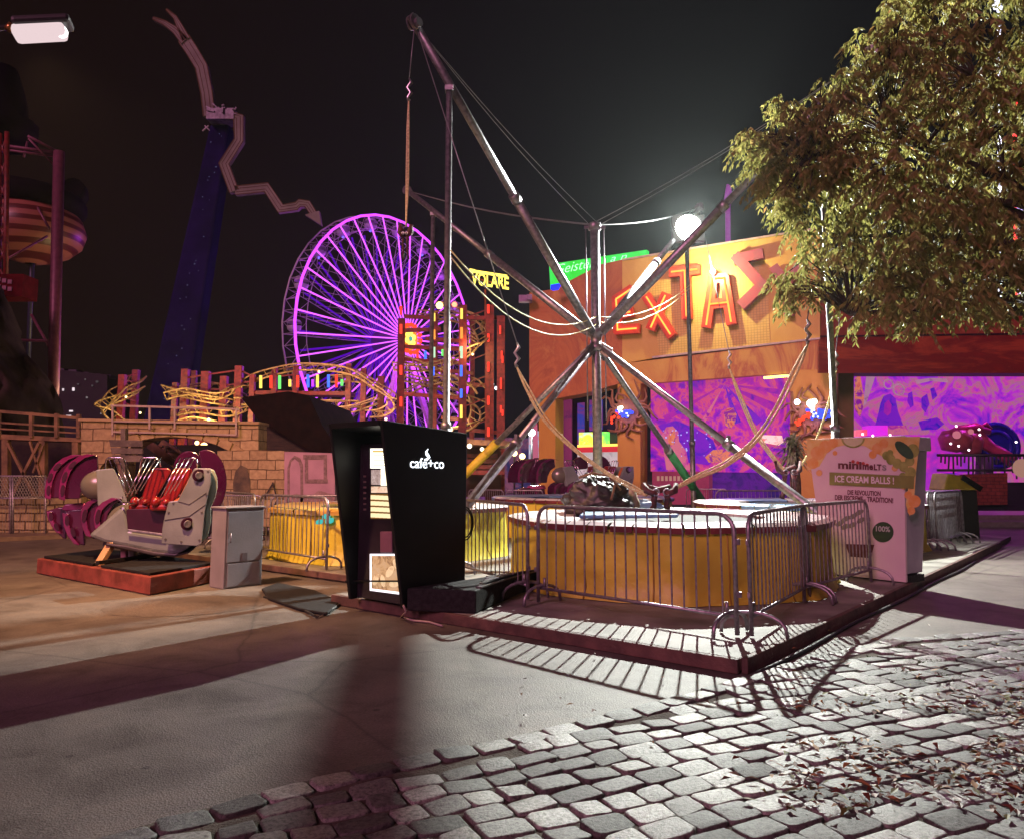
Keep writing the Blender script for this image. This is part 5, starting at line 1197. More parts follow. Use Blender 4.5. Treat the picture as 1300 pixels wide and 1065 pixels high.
# mesh lit panel behind the letters
gm=bpy.data.materials.new('yellow_tile_panel'); gm.use_nodes=True; nt=gm.node_tree; b=nt.nodes['Principled BSDF']; b.inputs['Roughness'].default_value=.5
tc=nt.nodes.new('ShaderNodeTexCoord'); sp=nt.nodes.new('ShaderNodeSeparateXYZ'); cbn=nt.nodes.new('ShaderNodeCombineXYZ'); nt.links.new(tc.outputs['Object'],sp.inputs[0]); nt.links.new(sp.outputs[0],cbn.inputs[0]); nt.links.new(sp.outputs[2],cbn.inputs[1])
br=nt.nodes.new('ShaderNodeTexBrick'); br.offset=0; br.inputs['Scale'].default_value=1; br.inputs['Brick Width'].default_value=.085; br.inputs['Row Height'].default_value=.085; br.inputs['Mortar Size'].default_value=.006
br.inputs['Color1'].default_value=(.72,.55,.12,1); br.inputs['Color2'].default_value=(.68,.5,.1,1); br.inputs['Mortar'].default_value=(.45,.32,.07,1); nt.links.new(cbn.outputs[0],br.inputs['Vector']); nt.links.new(br.outputs['Color'],b.inputs['Base Color'])
m=MB(); fpoly(m,[(822,372),(850,350),(880,338),(930,329),(962,338),(975,372),(978,436),(838,452)],.012,.03); part(m,'tile_panel',gm,hall)
# letters
LR=mat('letter_red',(.75,.09,.03),.4,0,(.62,.06,.02),3); LD=mat('letter_plum',(.42,.08,.09),.45,0,(.3,.1,.1),3); NO=glow('neon_orange',(1,.26,.04),3.2)
fu=V((FA.u.x,FA.u.y,0))
def letter(name,strokes,w_,lm,neon=True,label=None):
    L=thing_part=None
    m=MB()
    for i,st in enumerate(strokes): m.stroke([FA.at(x,y,.30+i*.004) for x,y in st],w_,None,-fn*.24)
    lo=part(m,name,lm,hall,label)
    if neon:
        m=MB()
        for st in strokes: m.tube([FA.at(x,y,.34) for x,y in st],.03,6)
        part(m,'neon_tube',NO,lo)
letter('letter',[[(783,419),(808,417)],[(784,420),(782,380)],[(782,380),(800,368)],[(784,400),(800,396)]],.34,LR,True,'letter E of the sign')
letter('letter',[[(820.5,377),(851,424.5)],[(844.5,375),(826,416)]],.34,LR,True,'letter X of the sign')
letter('letter',[[(852,345.5),(885,342)],[(869,344),(871.5,402)]],.34,LR,True,'letter T of the sign')
letter('letter',[[(896.5,413),(905,354.5)],[(904,354),(920,353)],[(919,353),(928,409)],[(900,386.5),(924,384)]],.33,LR,True,'letter A of the sign')
letter('letter',[[(965,322),(934,329)],[(934,326),(968,363)],[(968,361),(942,386)]],.34,LD,False,'unlit letter S of the sign')
letter('letter',[[(983,340),(997,360)],[(997,361),(1016,337)],[(997,358),(1001,398)]],.3,LD,False,'unlit letter Y of the sign')
m=MB(); q=FA.at(905,345,.5); m.ball(q,.1,0,10); sl=part(m,'sign_lamp',glow('sign_bulb',(1,.85,.6),6),hall)
m=MB(); m.beam(q+V((0,0,.05)),FA.at(905,340,0),.04); part(m,'lamp_arm',STEEL,hall)
light('POINT','sign_lamp_light',tuple(q+fn*.6),330,(1,.84,.45),hall,shadow_soft_size=.05)
# pillars
for (x0,x1,y0,o) in ((684,705,506,.05),(784,813,488,.05),(1003,1062,470,.08)):
    m=MB(); fpoly(m,[(x0,y0),(x1,y0-1),(x1,648),(x0,640)],o,.7); part(m,'pillar',COLM,hall)
m=MB(); WF=Wall((9.6,24.0),(24,24.0)); fpoly(m,[(1062,470),(1084,470),(1084,664),(1062,664)],0,.7,0,WF); part(m,'pillar',mat('olive_pillar',(.12,.10,.03),.6,0,(.16,.11,.04),3),hall)
# ornaments: carved suns
def sun_orn(cx,cy,r,seed,label):
    rr=random.Random(seed); m=MB()
    c=FA.at(cx,cy,.12); m.disc(c,fn,r*.38,.08,20)
    for k in range(18):
        a=2*PI*k/18+rr.uniform(-.08,.08); l=r*rr.uniform(.72,1.05)
        p=[]
        for j in range(5):
            f_=j/4; aa=a+.25*math.sin(f_*5+k); p.append(c+fn*.05+fu*math.cos(aa)*(r*.35+(l-r*.35)*f_)+V((0,0,1))*math.sin(aa)*(r*.35+(l-r*.35)*f_))
        m.tube(p,[.06,.055,.05,.04,.02],6)
    return part(m,'sun_ornament',mat('ornament_brown_%d'%seed,(.2,.09,.05),.7,0,(.28,.13,.05),6),hall,label)
sun_orn(797,522,1.15,1,'curly brown sun ornament on the left pillar'); sun_orn(1030,525,1.0,2,'curly brown sun ornament on the right pillar')
def star(cx,cy,sc_,seed):
    rr=random.Random(seed)
    for nm_,col,pts in (('white_lamp',(1,.9,.75),[(0,-6),(-1,-3)]),):
        m=MB(); m.ball(FA.at(cx-2*sc_,cy-7*sc_,.4),.1*sc_,0,12); m.ball(FA.at(cx+1.5*sc_,cy-9*sc_,.35),.07*sc_,0,10); m.ball(FA.at(cx-1*sc_,cy-4*sc_,.35),.07*sc_,0,10); part(m,'white_lamp',glow('cluster_white_%d'%seed,col,7),hall)
    m=MB(); 
    for k in range(int(28*sc_)): a=rr.uniform(.0,3.1); r_=rr.uniform(2,16)*sc_; m.ball(FA.at(cx+8*sc_+r_*math.cos(a)*.9,cy+2*sc_+r_*math.sin(a)*.75-4,.35),.058,0,6)
    part(m,'blue_lamps',glow('cluster_blue_%d'%seed,(.04,.07,1),2.2),hall)
    m=MB(); 
    for k in range(int(7*sc_)): m.ball(FA.at(cx+4*sc_+rr.uniform(-6,9)*sc_,cy+rr.uniform(-3,7)*sc_,.38),.035,0,6)
    part(m,'pale_lamps',glow('cluster_pale_%d'%seed,(.55,.6,1),3),hall)
    m=MB()
    for k in range(int(13*sc_)): f_=rr.random(); m.ball(FA.at(cx-3*sc_-f_*13*sc_+rr.uniform(-3,3),cy+(2+f_*12)*sc_+rr.uniform(-3,3),.35),.05,0,6)
    part(m,'red_lamps',glow('cluster_red_%d'%seed,(1,.05,.02),2),hall)
    light('POINT','cluster_light',tuple(FA.at(cx,cy,1.0)),28*sc_,(.8,.45,1),hall,shadow_soft_size=.2)
star(788,524,.75,11); star(1032,521,1.25,12)
m=MB(); m.ball(FA.at(1012,510.5,.5),.09,0,10); part(m,'white_lamp',glow('cold_white',(.8,.85,1),8),hall)
# murals
PUR=[(.34,(.02,.01,.40)),(.42,(.10,.01,.55)),(.50,(.35,.01,.50)),(.56,(.55,.02,.42)),(.61,(.75,.1,.2)),(.67,(.4,.01,.55)),(.78,(.05,.01,.5))]
m=MB(); fpoly(m,[(826,486.5),(1003,474),(1003,600),(826,598)],-.25,.1)
mu=part(m,'mural',mural('space_mural',PUR,.55,.55,2.4,3),hall,'glowing purple and pink painted mural')
def fig(wl_,pp,off,mt,name,par): m=MB(); fpoly(m,pp,off,.01,0,wl_); return part(m,name,mt,par)
mB=mural('deep_blue_paint',[(.36,(.01,.005,.2)),(.48,(.03,.01,.5)),(.6,(.2,.01,.55))],1.6,.6,1.5,2); mO=mural('ember_paint',[(.36,(.3,.01,.2)),(.48,(.7,.08,.12)),(.58,(.9,.3,.12)),(.66,(.3,.01,.35))],2.2,.5,1.5,4); mV=mural('violet_paint',[(.36,(.05,.005,.4)),(.5,(.3,.01,.5)),(.62,(.5,.02,.45))],1.6,.5,1.5,6); mP=mural('pink_paint',[(.36,(.3,.01,.4)),(.5,(.62,.04,.4)),(.62,(.75,.2,.3))],2,.5,1.5,7)
def rays(cx,cy,ang,l,w_): 
    a=math.radians(ang); dx,dy=math.cos(a),math.sin(a); return [(cx,cy),(cx+dx*l-dy*w_,cy+dy*l+dx*w_),(cx+dx*l+dy*w_,cy+dy*l-dx*w_)]
for i,(an,l,w_,mt) in enumerate(((25,72,6,mV),(48,66,5,mB),(8,78,4,mV),(72,52,5,mB),(150,88,4,mV),(120,60,3,mP))):
    pp=rays(920,488,an,l,w_); pp=[(min(1000,max(829,x)),max(484-(x-829)*.05,y)) for x,y in pp]; fig(FA,pp,-.235+i*.003,mt,'painted_ray',mu)
fig(FA,[(835,540),(858,534),(884,544),(905,558),(912,575),(900,590),(860,585),(850,560)],-.215,mB,'painted_night_sky',mu)
fig(FA,[(846,596),(842,570),(840,552),(846,542),(854,541),(861,548),(862,560),(871,572),(876,596)],-.21,mP,'painted_figure',mu)
fig(FA,[(848,560),(850,549),(856,547),(858,556),(856,564),(851,565)],-.205,mO,'painted_face',mu)
fig(FA,[(921,540),(919,524),(924,518),(931,518),(935,526),(933,538),(927,544)],-.21,mO,'painted_face',mu)
fig(FA,[(906,560),(908,550),(915,546),(921,552),(920,562),(912,566)],-.21,mural('maroon_paint',[(.4,(.2,.01,.12)),(.6,(.35,.03,.15))],3,.5,1,1),'painted_rose',mu)
fig(FA,[(895,580),(905,571),(918,570),(930,576),(932,585),(900,587)],-.205,mO,'painted_glow',mu)
fig(FA,[(858,523),(862,520),(866,522),(865,525),(860,526)],-.21,mB,'painted_bird',mu)
m=MB(); rr=random.Random(8)
for k in range(34): x,y=rr.uniform(838,905),rr.uniform(546,582); c=FA.at(x,y,-.2); m.disc(c,fn,.012+.02*rr.random(),.01,6)
part(m,'painted_stars',glow('star_dots',(.5,.45,1),1),mu)
m=MB()
for k in range(12): m.ball(FA.at(971+k*2.6,479.8-k*.22,.1),.045,0,8)
part(m,'bulb_strip',glow('yellow_bulbs',(1,.85,.15),4),hall)
# inside the mural bay: dark bench wall, red lettered desk
m=MB(); fpoly(m,[(828,598),(900,598),(900,640),(828,640)],.05,.5); part(m,'ticket_desk',mural('pink_desk',[(.35,(.25,.02,.1)),(.6,(.5,.06,.15))],1.5,.25,1,2),hall)
m=MB(); 
for k in range(10): fpoly(m,[(834+k*5.2,604),(837+k*5.2,604),(837+k*5.2,610),(834+k*5.2,610)],.08,.02)
part(m,'desk_stripes',mural('cream_stripes',[(.4,(.6,.3,.25)),(.6,(.7,.4,.3))],2,.35,1,2),hall)
m=MB(); fpoly(m,[(900,590),(1003,590),(1003,650),(900,650)],-.4,.2); part(m,'dark_bay',mural('dark_violet_bay',[(.35,(.02,.01,.08)),(.55,(.12,.01,.3)),(.7,(.03,.01,.15))],.9,.5,2,5),hall)
m=MB(); fpoly(m,[(965,552),(992,553),(994,561),(988,565),(966,561)],.2,.1); part(m,'small_red_sign',mural('red_sign_glow',[(.4,(.9,.12,.1)),(.6,(1,.6,.55))],5,.9,1,2),hall)
# left opening: dark blue glass, lit green kiosk
m=MB(); fpoly(m,[(703,506),(786,499),(786,650),(703,650)],-1.6,.1); part(m,'opening_back',mat('blue_dark_glass',(.01,.012,.06),.2,0,(.02,.01,.03),1),hall)
m=MB(); fpoly(m,[(706,509),(725,507),(725,640),(706,640)],-.9,.1); part(m,'side_banner',mural('plum_banner',[(.4,(.06,.01,.1)),(.6,(.25,.03,.12))],1.2,.5,1,2),hall)
m=MB(); fpoly(m,[(733,512),(741,511),(741,570),(733,570)],-1.0,.1); fpoly(m,[(748,508),(764,507),(764,545),(748,547)],-1.1,.1);part(m,'window_pictures',mural('window_picture',[(.35,(.02,.02,.3)),(.5,(.3,.03,.12)),(.65,(.03,.05,.4))],1.5,.6,1,9),hall)
m=MB(); fpoly(m,[(735,549),(770,548),(770,564),(735,565)],-.6,.3); part(m,'green_sign',mural('green_yellow_sign',[(.35,(.05,.8,.05)),(.5,(.2,1,.15)),(.62,(.9,.9,.05)),(.7,(.4,1,.7))],.9,1.1,1,4),hall)
m=MB(); fpoly(m,[(733,564.5),(785,563),(785,566),(733,567.5)],-.55,.3); part(m,'light_strip',glow('orange_strip',(1,.5,.08),2.5),hall)
m=MB(); fpoly(m,[(733,567.5),(785,566),(785,573),(733,574)],-.6,.3); part(m,'red_counter',mural('red_band',[(.4,(.5,.01,.03)),(.6,(.7,.04,.06))],2,.6,1,4),hall)
m=MB(); fpoly(m,[(733,574),(785,573),(785,640),(733,640)],-1.0,.2); part(m,'kiosk_front',mural('bright_kiosk',[(.4,(.35,.2,.3)),(.6,(.8,.7,.75))],1.6,.5,1,4),hall)
# right wing
m=MB(); fpoly(m,[(1036,385),(1500,385),(1500,424),(1036,428)],.1,2.5,0,WF); part(m,'fascia',marble('brown_red_fascia',[(.3,(.2,.035,.02)),(.5,(.26,.05,.025)),(.7,(.16,.02,.015))],.6),hall)
m=MB(); a_=[WF.at(1040,427,.1),WF.at(1500,421,.1),WF.at(1500,474,1.1),WF.at(1040,474,1.1)]
a_[2].z=a_[3].z; m.prism(a_,(0,.12,.02)); part(m,'awning',REDM,hall)
m=MB(); m.beam(WF.at(1040,427.5,.14),WF.at(1500,421.5,.14),.05); part(m,'awning_rail',DPUR,hall)
YB=29.5
WB=Wall((9.6,YB),(26,YB))
m=MB(); fpoly(m,[(1080,440),(1560,440),(1560,640),(1080,640)],0,.2,0,WB)
mb_=part(m,'rear_mural',mural('cosmic_mural',[(.32,(.04,.01,.4)),(.41,(.2,.01,.6)),(.48,(.42,.02,.55)),(.53,(.6,.07,.35)),(.57,(.42,.16,.22)),(.62,(.5,.03,.55)),(.75,(.1,.01,.55))],.55,.7,1.6,11),hall,'glowing magenta and violet painted rear wall')
fig(WB,[(1108,550),(1114,530),(1118,512),(1122,503),(1130,500),(1137,506),(1140,522),(1146,538),(1152,550)],.02,mB,'painted_figure',mb_)
fig(WB,[(1122,524),(1123,512),(1128,508),(1132,514),(1131,524),(1127,528)],.035,mV,'painted_face',mb_)
for i,pp in enumerate(([(1153,500),(1158,497),(1160,515),(1156,518),(1152,510)],[(1170,505),(1177,500),(1180,513),(1175,524),(1170,518)],[(1181,494),(1186,492),(1190,503),(1184,508)],[(1166,535),(1190,530),(1199,538),(1190,545),(1170,546)])): fig(WB,pp,.02+.004*i,mB,'painted_shape',mb_)
fig(WB,[(1110,547),(1130,540),(1150,540),(1155,553),(1110,553)],.04,mP,'painted_glow',mb_)
mT=mural('mauve_paint',[(.4,(.3,.12,.3)),(.6,(.55,.3,.4))],3,.5,1,3)
m=MB(); 
for (cx_,cy_,rr_) in ((1128,488,6),(1141,495,7)): 
    c=WB.at(cx_,cy_,.03); m.tube([c+V((math.cos(k*PI/8)*rr_*.03,0,math.sin(k*PI/8)*rr_*.03)) for k in range(16)],.03,5,closed=True)
part(m,'painted_rings',mT,mb_)
for (pp) in ([(1162,483),(1182,480),(1202,481),(1204,486),(1182,484),(1164,488)],): fig(WB,pp,.03,mT,'painted_banner',mb_)
fig(WB,[(1085,480),(1092,476),(1098,510),(1092,530),(1085,520)],.03,mO,'painted_streak',mb_); fig(WB,[(1100,476),(1112,476),(1100,512),(1096,516)],.035,mT,'painted_streak',mb_)
m=MB(); fpoly(m,[(1080,660),(1560,660),(1560,640),(1080,640)],-.2,.01,0,WF)
m=MB(); g0=WF.at(1080,600,-.3); g1=WF.at(1560,600,-.3); m.prism([V((g0.x,24.0,.0)),V((g1.x,24.0,.0)),V((g1.x+4,29.4,.0)),V((g0.x,29.4,.0))],(0,0,.3)); part(m,'floor',mat('ride_floor',(.25,.2,.25),.35),hall)
m=MB(); m.prism([V((g0.x,24.2,5.25)),V((g1.x,24.2,5.25)),V((g1.x+4,29.4,5.25)),V((g0.x,29.4,5.25))],(0,0,.1)); part(m,'ceiling',mat('ride_ceiling',(.05,.03,.05),.8),hall)
m=MB(); m.prism([V((g0.x-.1,24.2,.0)),V((g0.x-.1,29.4,.0)),V((g0.x-.1,29.4,5.2)),V((g0.x-.1,24.2,5.2))],(.1,0,0)); part(m,'side_wall',mat('side_violet',(.2,.1,.25),.7),hall)
# kerb with purple glow, plinth, railing
WK=Wall((9.6,23.2),(26,23.2))
m=MB(); m.prism([V((11.5,22.9,.004)),V((27,22.9,.004)),V((27,23.95,.004)),V((11.5,23.95,.004))],(0,0,.16)); part(m,'step',mat('pale_step',(.3,.28,.3),.5),hall)
m=MB(); fpoly(m,[(1227,602),(1279,600),(1279,640),(1227,641)],.3,.5,0,WF); part(m,'brick_plinth',brick('red_brick_plinth',(.3,.05,.05),(.24,.04,.04),(.08,.02,.03),.25,.1,.008,.4),hall)
m=MB(); fpoly(m,[(1279,612),(1400,612),(1400,646),(1279,646)],.1,.3,0,WF); fpoly(m,[(1195,640),(1400,640),(1400,648),(1195,648)],.12,.3,0,WF);part(m,'stage_front',mat('dark_violet_stage',(.03,.01,.05),.5),hall)
m=MB(); c=WF.at(1297,594,.5); m.disc(c,(0,-1,0),.28,.05,20); part(m,'round_light',glow('peach_disc',(.9,.45,.35),.4),hall)
m=MB(); 
m.tube([WF.at(1190,577.5,.1),WF.at(1400,577.5,.1)],.05,6); m.tube([WF.at(1190,596.5,.1),WF.at(1400,596.5,.1)],.045,6)
rr=random.Random(4)
for k in range(40): x=1195+k*5; m.tube([WF.at(x,578,.1),WF.at(x+rr.uniform(-1,1),rr.uniform(584,612),.1)],.03,4)
part(m,'railing',mat('near_black_rail',(.012,.008,.02),.4),hall)
MAG=mural('magenta_floor_glow',[(.35,(.6,.02,.75)),(.5,(.8,.03,.6)),(.7,(.35,.03,.6))],.8,.6,1,8)
m=MB(); fpoly(m,[(1090,552),(1230,552),(1230,600),(1090,600)],-3,.05,0,WF); part(m,'lit_backdrop',MAG,hall)
# ride arms inside
PKA=mat('pink_arm',(.7,.08,.2),.3,.1,(.5,.05,.2),3)
ra=thing('swing_ride_machine','pink ride machine with sprawling arms glowing in the purple hall','ride machine',tuple(WF.at(1235,640,-2))[:2]+(.3,))
Yr=26.4; q=lambda x,y,Y=Yr:P(x,y,Y)
m=MB(); m.tube([q(1200,553),q(1218,546),q(1240,544),q(1256,548)],[.12,.16,.2,.12],8); m.tube([q(1200,560),q(1225,558),q(1245,562),q(1270,574),q(1290,582)],[.1,.14,.18,.2,.1],8); m.tube([q(1238,546),q(1252,562),q(1266,574),q(1282,590)],[.14,.2,.16,.08],8); m.tube([q(1245,543),q(1252,538),q(1258,545)],.07,6); part(m,'arm',PKA,ra)
m=MB(); m.lathe(q(1213,556),[(.0,-.5),(.45,-.4),(.55,0),(.4,.25),(0,.3)],16); m.lathe(q(1232,560),[(.0,-.5),(.3,-.4),(.4,0),(.3,.25),(0,.3)],14); part(m,'seat_pod',mat('rose_pod',(.45,.1,.12),.35),ra)
m=MB(); m.disc(q(1214,552,Yr-.6),(0,-1,0),.13,.05,16); m.disc(q(1232,548,Yr-.5),(0,-1,0),.09,.05,16); part(m,'badge',glow('rose_badge',(.9,.25,.35),.6),ra)
m=MB(); c=q(1265,566,Yr+.8); 
for r_ in (.75,.5): m.tube([c+V((math.cos(k*PI/12)*r_,0,math.sin(k*PI/12)*r_)) for k in range(24)],.1,8,closed=True)
m.disc(c,(0,-1,0),.72,.06,24); part(m,'blue_wheel',mat('deep_blue_wheel',(.02,.02,.35),.3),ra)
m=MB(); m.tube([q(1250,577),q(1247,625)],.25,12); part(m,'pivot_column',mat('dark_pivot',(.05,.02,.08),.5),ra)
m=MB(); rr=random.Random(6)
for (x,y) in ((1243,545),(1214,541),(1207,563),(1230,571),(1290,561),(1095,551),(1108,553),(1130,552),(1217,566),(1244,552)): m.ball(q(x,y,25),.035,0,8)
part(m,'spark_lamps',glow('spark_white',(1,.75,.85),5),ra)
m=MB(); fpoly(m,[(1105,540),(1127,540),(1127,552),(1105,552)],-1.2,.6,0,WF); solo(m,'lit_console',mural('magenta_box',[(.4,(.8,.02,.75)),(.6,(.7,.03,.8))],1,.8,1,1),'glowing magenta console box behind the ice cream machine','console')
m=MB(); fpoly(m,[(1086,546),(1101,545),(1101,553),(1086,554)],-1,.5,0,WF); solo(m,'lit_console',mural('red_box',[(.4,(.9,.04,.15)),(.6,(1,.2,.3))],1,.9,1,1),'glowing red console box left of the magenta one','console')
for (x,Y,pw,c) in ((12.5,26.6,130,(.6,.05,1)),(16.5,26.4,160,(.85,.05,.8)),(21,26.4,130,(.5,.05,1))):
    m=MB(); m.box((x,Y,5.16),(.5,.3,.1)); part(m,'hall_lamp',glow('violet_lamp_%d'%int(x),c,4),hall); light('POINT','hall_light',(x,Y,4.9),pw,c,hall,shadow_soft_size=.3)
light('POINT','mural_light',tuple(FA.at(915,560,1.4)),60,(.5,.05,1),hall,shadow_soft_size=.6)
# green sign above the left facade
t=thing('green_neon_banner','green lit banner with handwritten neon lettering above the orange facade','neon banner',tuple(FA.at(760,345,-1.0)))
WG=Wall(FA.A-fn*1.1,FA.B-fn*1.1)
m=MB(); fpoly(m,[(697,336),(821,317.5),(821,350),(760,372),(699,372)],0,.25,0,WG); part(m,'panel',mural('green_panel',[(.35,(.02,.55,.03)),(.55,(.04,.75,.05)),(.7,(.05,.85,.12))],.5,.85,1,3),t)
m=MB(); 
def gt(s,x0,x1,yb0,yb1,h): put_text(m,s,WG.at(x0,yb0,.03),WG.at(x1,yb1,.03),WG.at(x0,yb0-h,.03),WG.n*.02,0,-.012,.35)
gt('Geister',706,756,349,339,12); part(m,'lettering',glow('neon_mint',(.45,1,.55),1.5),t)
m=MB(); gt('a n',775,796,333,329.5,5.5); part(m,'small_lettering',glow('neon_mint_pale',(.5,1,.7),1.3),t)
m=MB(); fpoly(m,[(699,362),(710,360),(706,367),(699,368)],.8,.2,0,FA); part(m,'blue_lamp',glow('blue_lamp',(.02,.03,1),1.6),t)
m=MB(); m.box(FA.at(667,380,.4),(.5,.3,.25)); m.box(FA.at(672,378,.5),(.2,.2,.2)); sp_=solo(m,'roof_spotlight',mat('lilac_lamp_body',(.35,.2,.4),.5),'small lilac spotlight fixed at the left edge of the orange facade','spotlight')
m=MB(); q=FA.at(896,305,-3); m.tube([P(921,262,34),P(925,236,34),P(928,250,34)],.12,6); m.tube([P(925,262,34),P(926,240,34)],.1,6); m.tube([V((P(924,600,34).x,34,0)),P(924,262,34)],.12,6); solo(m,'spire_light',mural('dim_pink_neon',[(.4,(.25,.02,.25)),(.6,(.35,.05,.4))],2,.5,1,1),'dim pink neon spire rising behind the roof by the floodlight','neon spire')
# pale barriers behind the trampolines
pale_barrier((P(906,600,21.6).x,21.6),(P(1000,600,21.6).x,21.6),'pale barrier standing behind the trampolines before the purple mural')
pale_barrier((P(905,600,25).x,23.3),(P(860,600,25).x,23.9),'pale barrier before the red lettered desk under the mural')
pale_barrier((P(640,600,22).x,22.2),(P(592,600,22).x,22.8),'pale barrier right behind the coffee booth roof, left of the midway lamps')
pale_barrier((P(642,600,22).x,22.2),(P(690,600,22).x,21.9),'pale barrier just left of the second gondola')
# ================================================================== PALM
YP=19.9
t=thing('palm_plant','small shaggy palm with silvery green blades before the right facade pillar','palm',(P(1008,600,YP).x,YP,0))
m=MB(); m.lathe((P(1008,600,YP).x,YP,.0),[(.0,0),(.28,.0),(.34,.45),(.3,.45),(0,.4)],16); part(m,'pot',mat('dark_pot',(.03,.025,.03),.5),t)
m=MB(); b0=V((P(1008,600,YP).x,YP,.4)); tp_=P(1006,566,YP); m.tube([b0,b0.lerp(tp_,.5)+V((.04,0,0)),tp_],[.14,.13,.11],10); part(m,'trunk',mat('shaggy_bark',(.14,.09,.05),.9,0,(.06,.04,.02),14,.8,20),t)
m=MB(); rr=random.Random(2)
for k in range(190):
    a=rr.random()*2*PI; el=rr.uniform(-.9,1.3); l=rr.uniform(.3,.62); d=V((math.cos(a)*math.cos(el),math.sin(a)*math.cos(el),math.sin(el))); s_=tp_+V((0,0,rr.uniform(-.35,.1))); sd_=d.cross(V((0,0,1))).normalized()*.026
    e=s_+d*l*.6; e2=s_+d*l-V((0,0,l*.35)); m.add([s_-sd_,s_+sd_,e+sd_*1.2,e-sd_*1.2],[(0,1,2,3)],0); m.add([e-sd_*1.2,e+sd_*1.2,e2],[(0,1,2)],0)
part(m,'crown',mat('palm_green',(.25,.36,.14),.45,0,(.42,.5,.3),8),t)
# ================================================================== BIN
c=WF.at(1205,640,0); c=G(1207,668); c=V((c.x,c.y,0)); c=P(1208,600,18.2); c=V((c.x,18.2,0))
t=thing('waste_container','dark container with a yellow lid behind the parked barriers','container',tuple(c))
m=MB(); m.box(c+V((0,0,.6)),(.75,.7,1.2)); part(m,'body',mat('dark_bin',(.03,.028,.025),.5),t,bevel=.04)
m=MB(); m.prism([c+V((-.4,-.38,1.2)),c+V((.4,-.38,1.2)),c+V((.25,-.3,1.5)),c+V((-.25,-.3,1.58))],(0,.7,0)); part(m,'lid',mat('yellow_lid',(.6,.5,.06),.4),t,bevel=.03)
m=MB(); m.beam(c+V((.0,-.42,1.5)),c+V((.42,-.42,1.22)),.05,.12); part(m,'lid_hinge',BLACK,t)
# ================================================================== MIDWAY BEYOND
def lampost(x,yt,Y,col,label,r=.16,p=0,es=5):
    t=thing('street_lamp',label,'lamp',(P(x,600,Y).x,Y,0),'lamps along the far midway'); tp_=P(x,yt,Y)
    m=MB(); m.tube([V((tp_.x,Y,0)),tp_-V((0,0,r))],.05,8); part(m,'pole',DGREY,t)
    m=MB(); m.ball(tp_,r,0,14); part(m,'globe',glow('globe_%d'%x,col,es),t)
    if p: light('POINT','lamp_light',tuple(tp_-V((0,.3,0))),p,col,t,shadow_soft_size=r)
lampost(675,549,36,(.85,.95,1),'cold white lamp left of the hall, highest of the midway lamps',.17,220,7)
lampost(663,579,44,(1,.7,.3),'warm globe lamp, the lower one right of the bungee stay leg',.17,200)
lampost(653,575,40,(1,.75,.35),'warm globe lamp seen just beside the bungee stay leg',.15,0)
m=MB(); m.prism(wl([(588,555),(688,556),(688,625),(588,625)],62),(0,3,0)); t=solo(m,'midway_stalls',mural('midway_night',[(.32,(.01,.008,.02)),(.45,(.08,.02,.07)),(.55,(.02,.03,.12)),(.64,(.25,.08,.14)),(.72,(.03,.02,.06))],.35,.55,1.5,4),'low row of pink and blue lit stalls far down the midway','stalls')
t=thing('far_stall','bright pastel fairground stall beyond the black iron gate','stall',(P(686,600,55).x,55,0))
m=MB(); m.prism(wl([(672,548),(700,546),(700,612),(672,612)],55),(0,2,0)); part(m,'body',mural('pastel_stall',[(.35,(.15,.05,.3)),(.5,(.75,.2,.35)),(.6,(.3,.6,.8)),(.7,(.9,.6,.7))],.8,.6,1.5,2),t)
m=MB(); m.prism(wl([(672,540),(682,536),(684,590),(676,592)],54.5),(0,.2,0)); part(m,'banner',mural('red_banner',[(.4,(.5,.04,.08)),(.6,(.6,.15,.25))],1,.6,1,1),t)
m=MB(); m.tube([P(695,536,54),P(692,546,54),P(694,556,54)],.18,8); part(m,'neon_squiggle',glow('violet_neon',(.7,.2,1),2.6),t)
m=MB(); m.ball(P(694,536,53.6),.22,0,8); m.ball(P(691.5,557,53.6),.22,0,8); part(m,'neon_bulbs',glow('white_neon',(1,.85,.8),5),t)
t=thing('iron_gate','black iron railing gate left of the orange hall pillar','gate',(P(688,600,30).x,30,0))
m=MB(); m.beam(P(678,582,30),P(699,582,30),.06); m.beam(P(678,608,30),P(699,608,30),.06); m.beam(P(678,582,30),P(678,622,30),.3,.1)
for k in range(7): m.beam(P(681+k*3,582,30),P(681+k*3,622,30),.035)
part(m,'bars',BPAINT,t)
t=thing('coaster_station','timber roofed coaster station with red steps behind the coffee booth','station',(P(610,600,40).x,40,0))
m=MB(); m.prism(wl([(570,556),(648,560),(640,566),(570,563)],39),(0,4,0)); part(m,'roof',WOODL,t)
m=MB(); m.prism(wl([(570,563),(636,566),(636,630),(570,630)],43),(0,.3,0)); part(m,'rear_wall',mat('brown_station_wall',(.1,.05,.03),.8,0,(.05,.02,.015),1),t)
m=MB()
for k in range(4): m.box(P(608+k*1.5,597-k*7,40+k)+V((0,.3,-.1)),(2.6-.3*k,.9,.22))
part(m,'steps',REDST,t)
m=MB(); m.ball(P(596,566,38.5),.12,0,8); m.ball(P(612,570,38.5),.1,0,8); m.ball(P(578,567,38.5),.12,0,8); part(m,'work_lamps',glow('station_bulb',(1,.8,.5),5),t)
light('POINT','station_light',tuple(P(605,570,37.6)),160,(1,.6,.35),t,shadow_soft_size=.2)
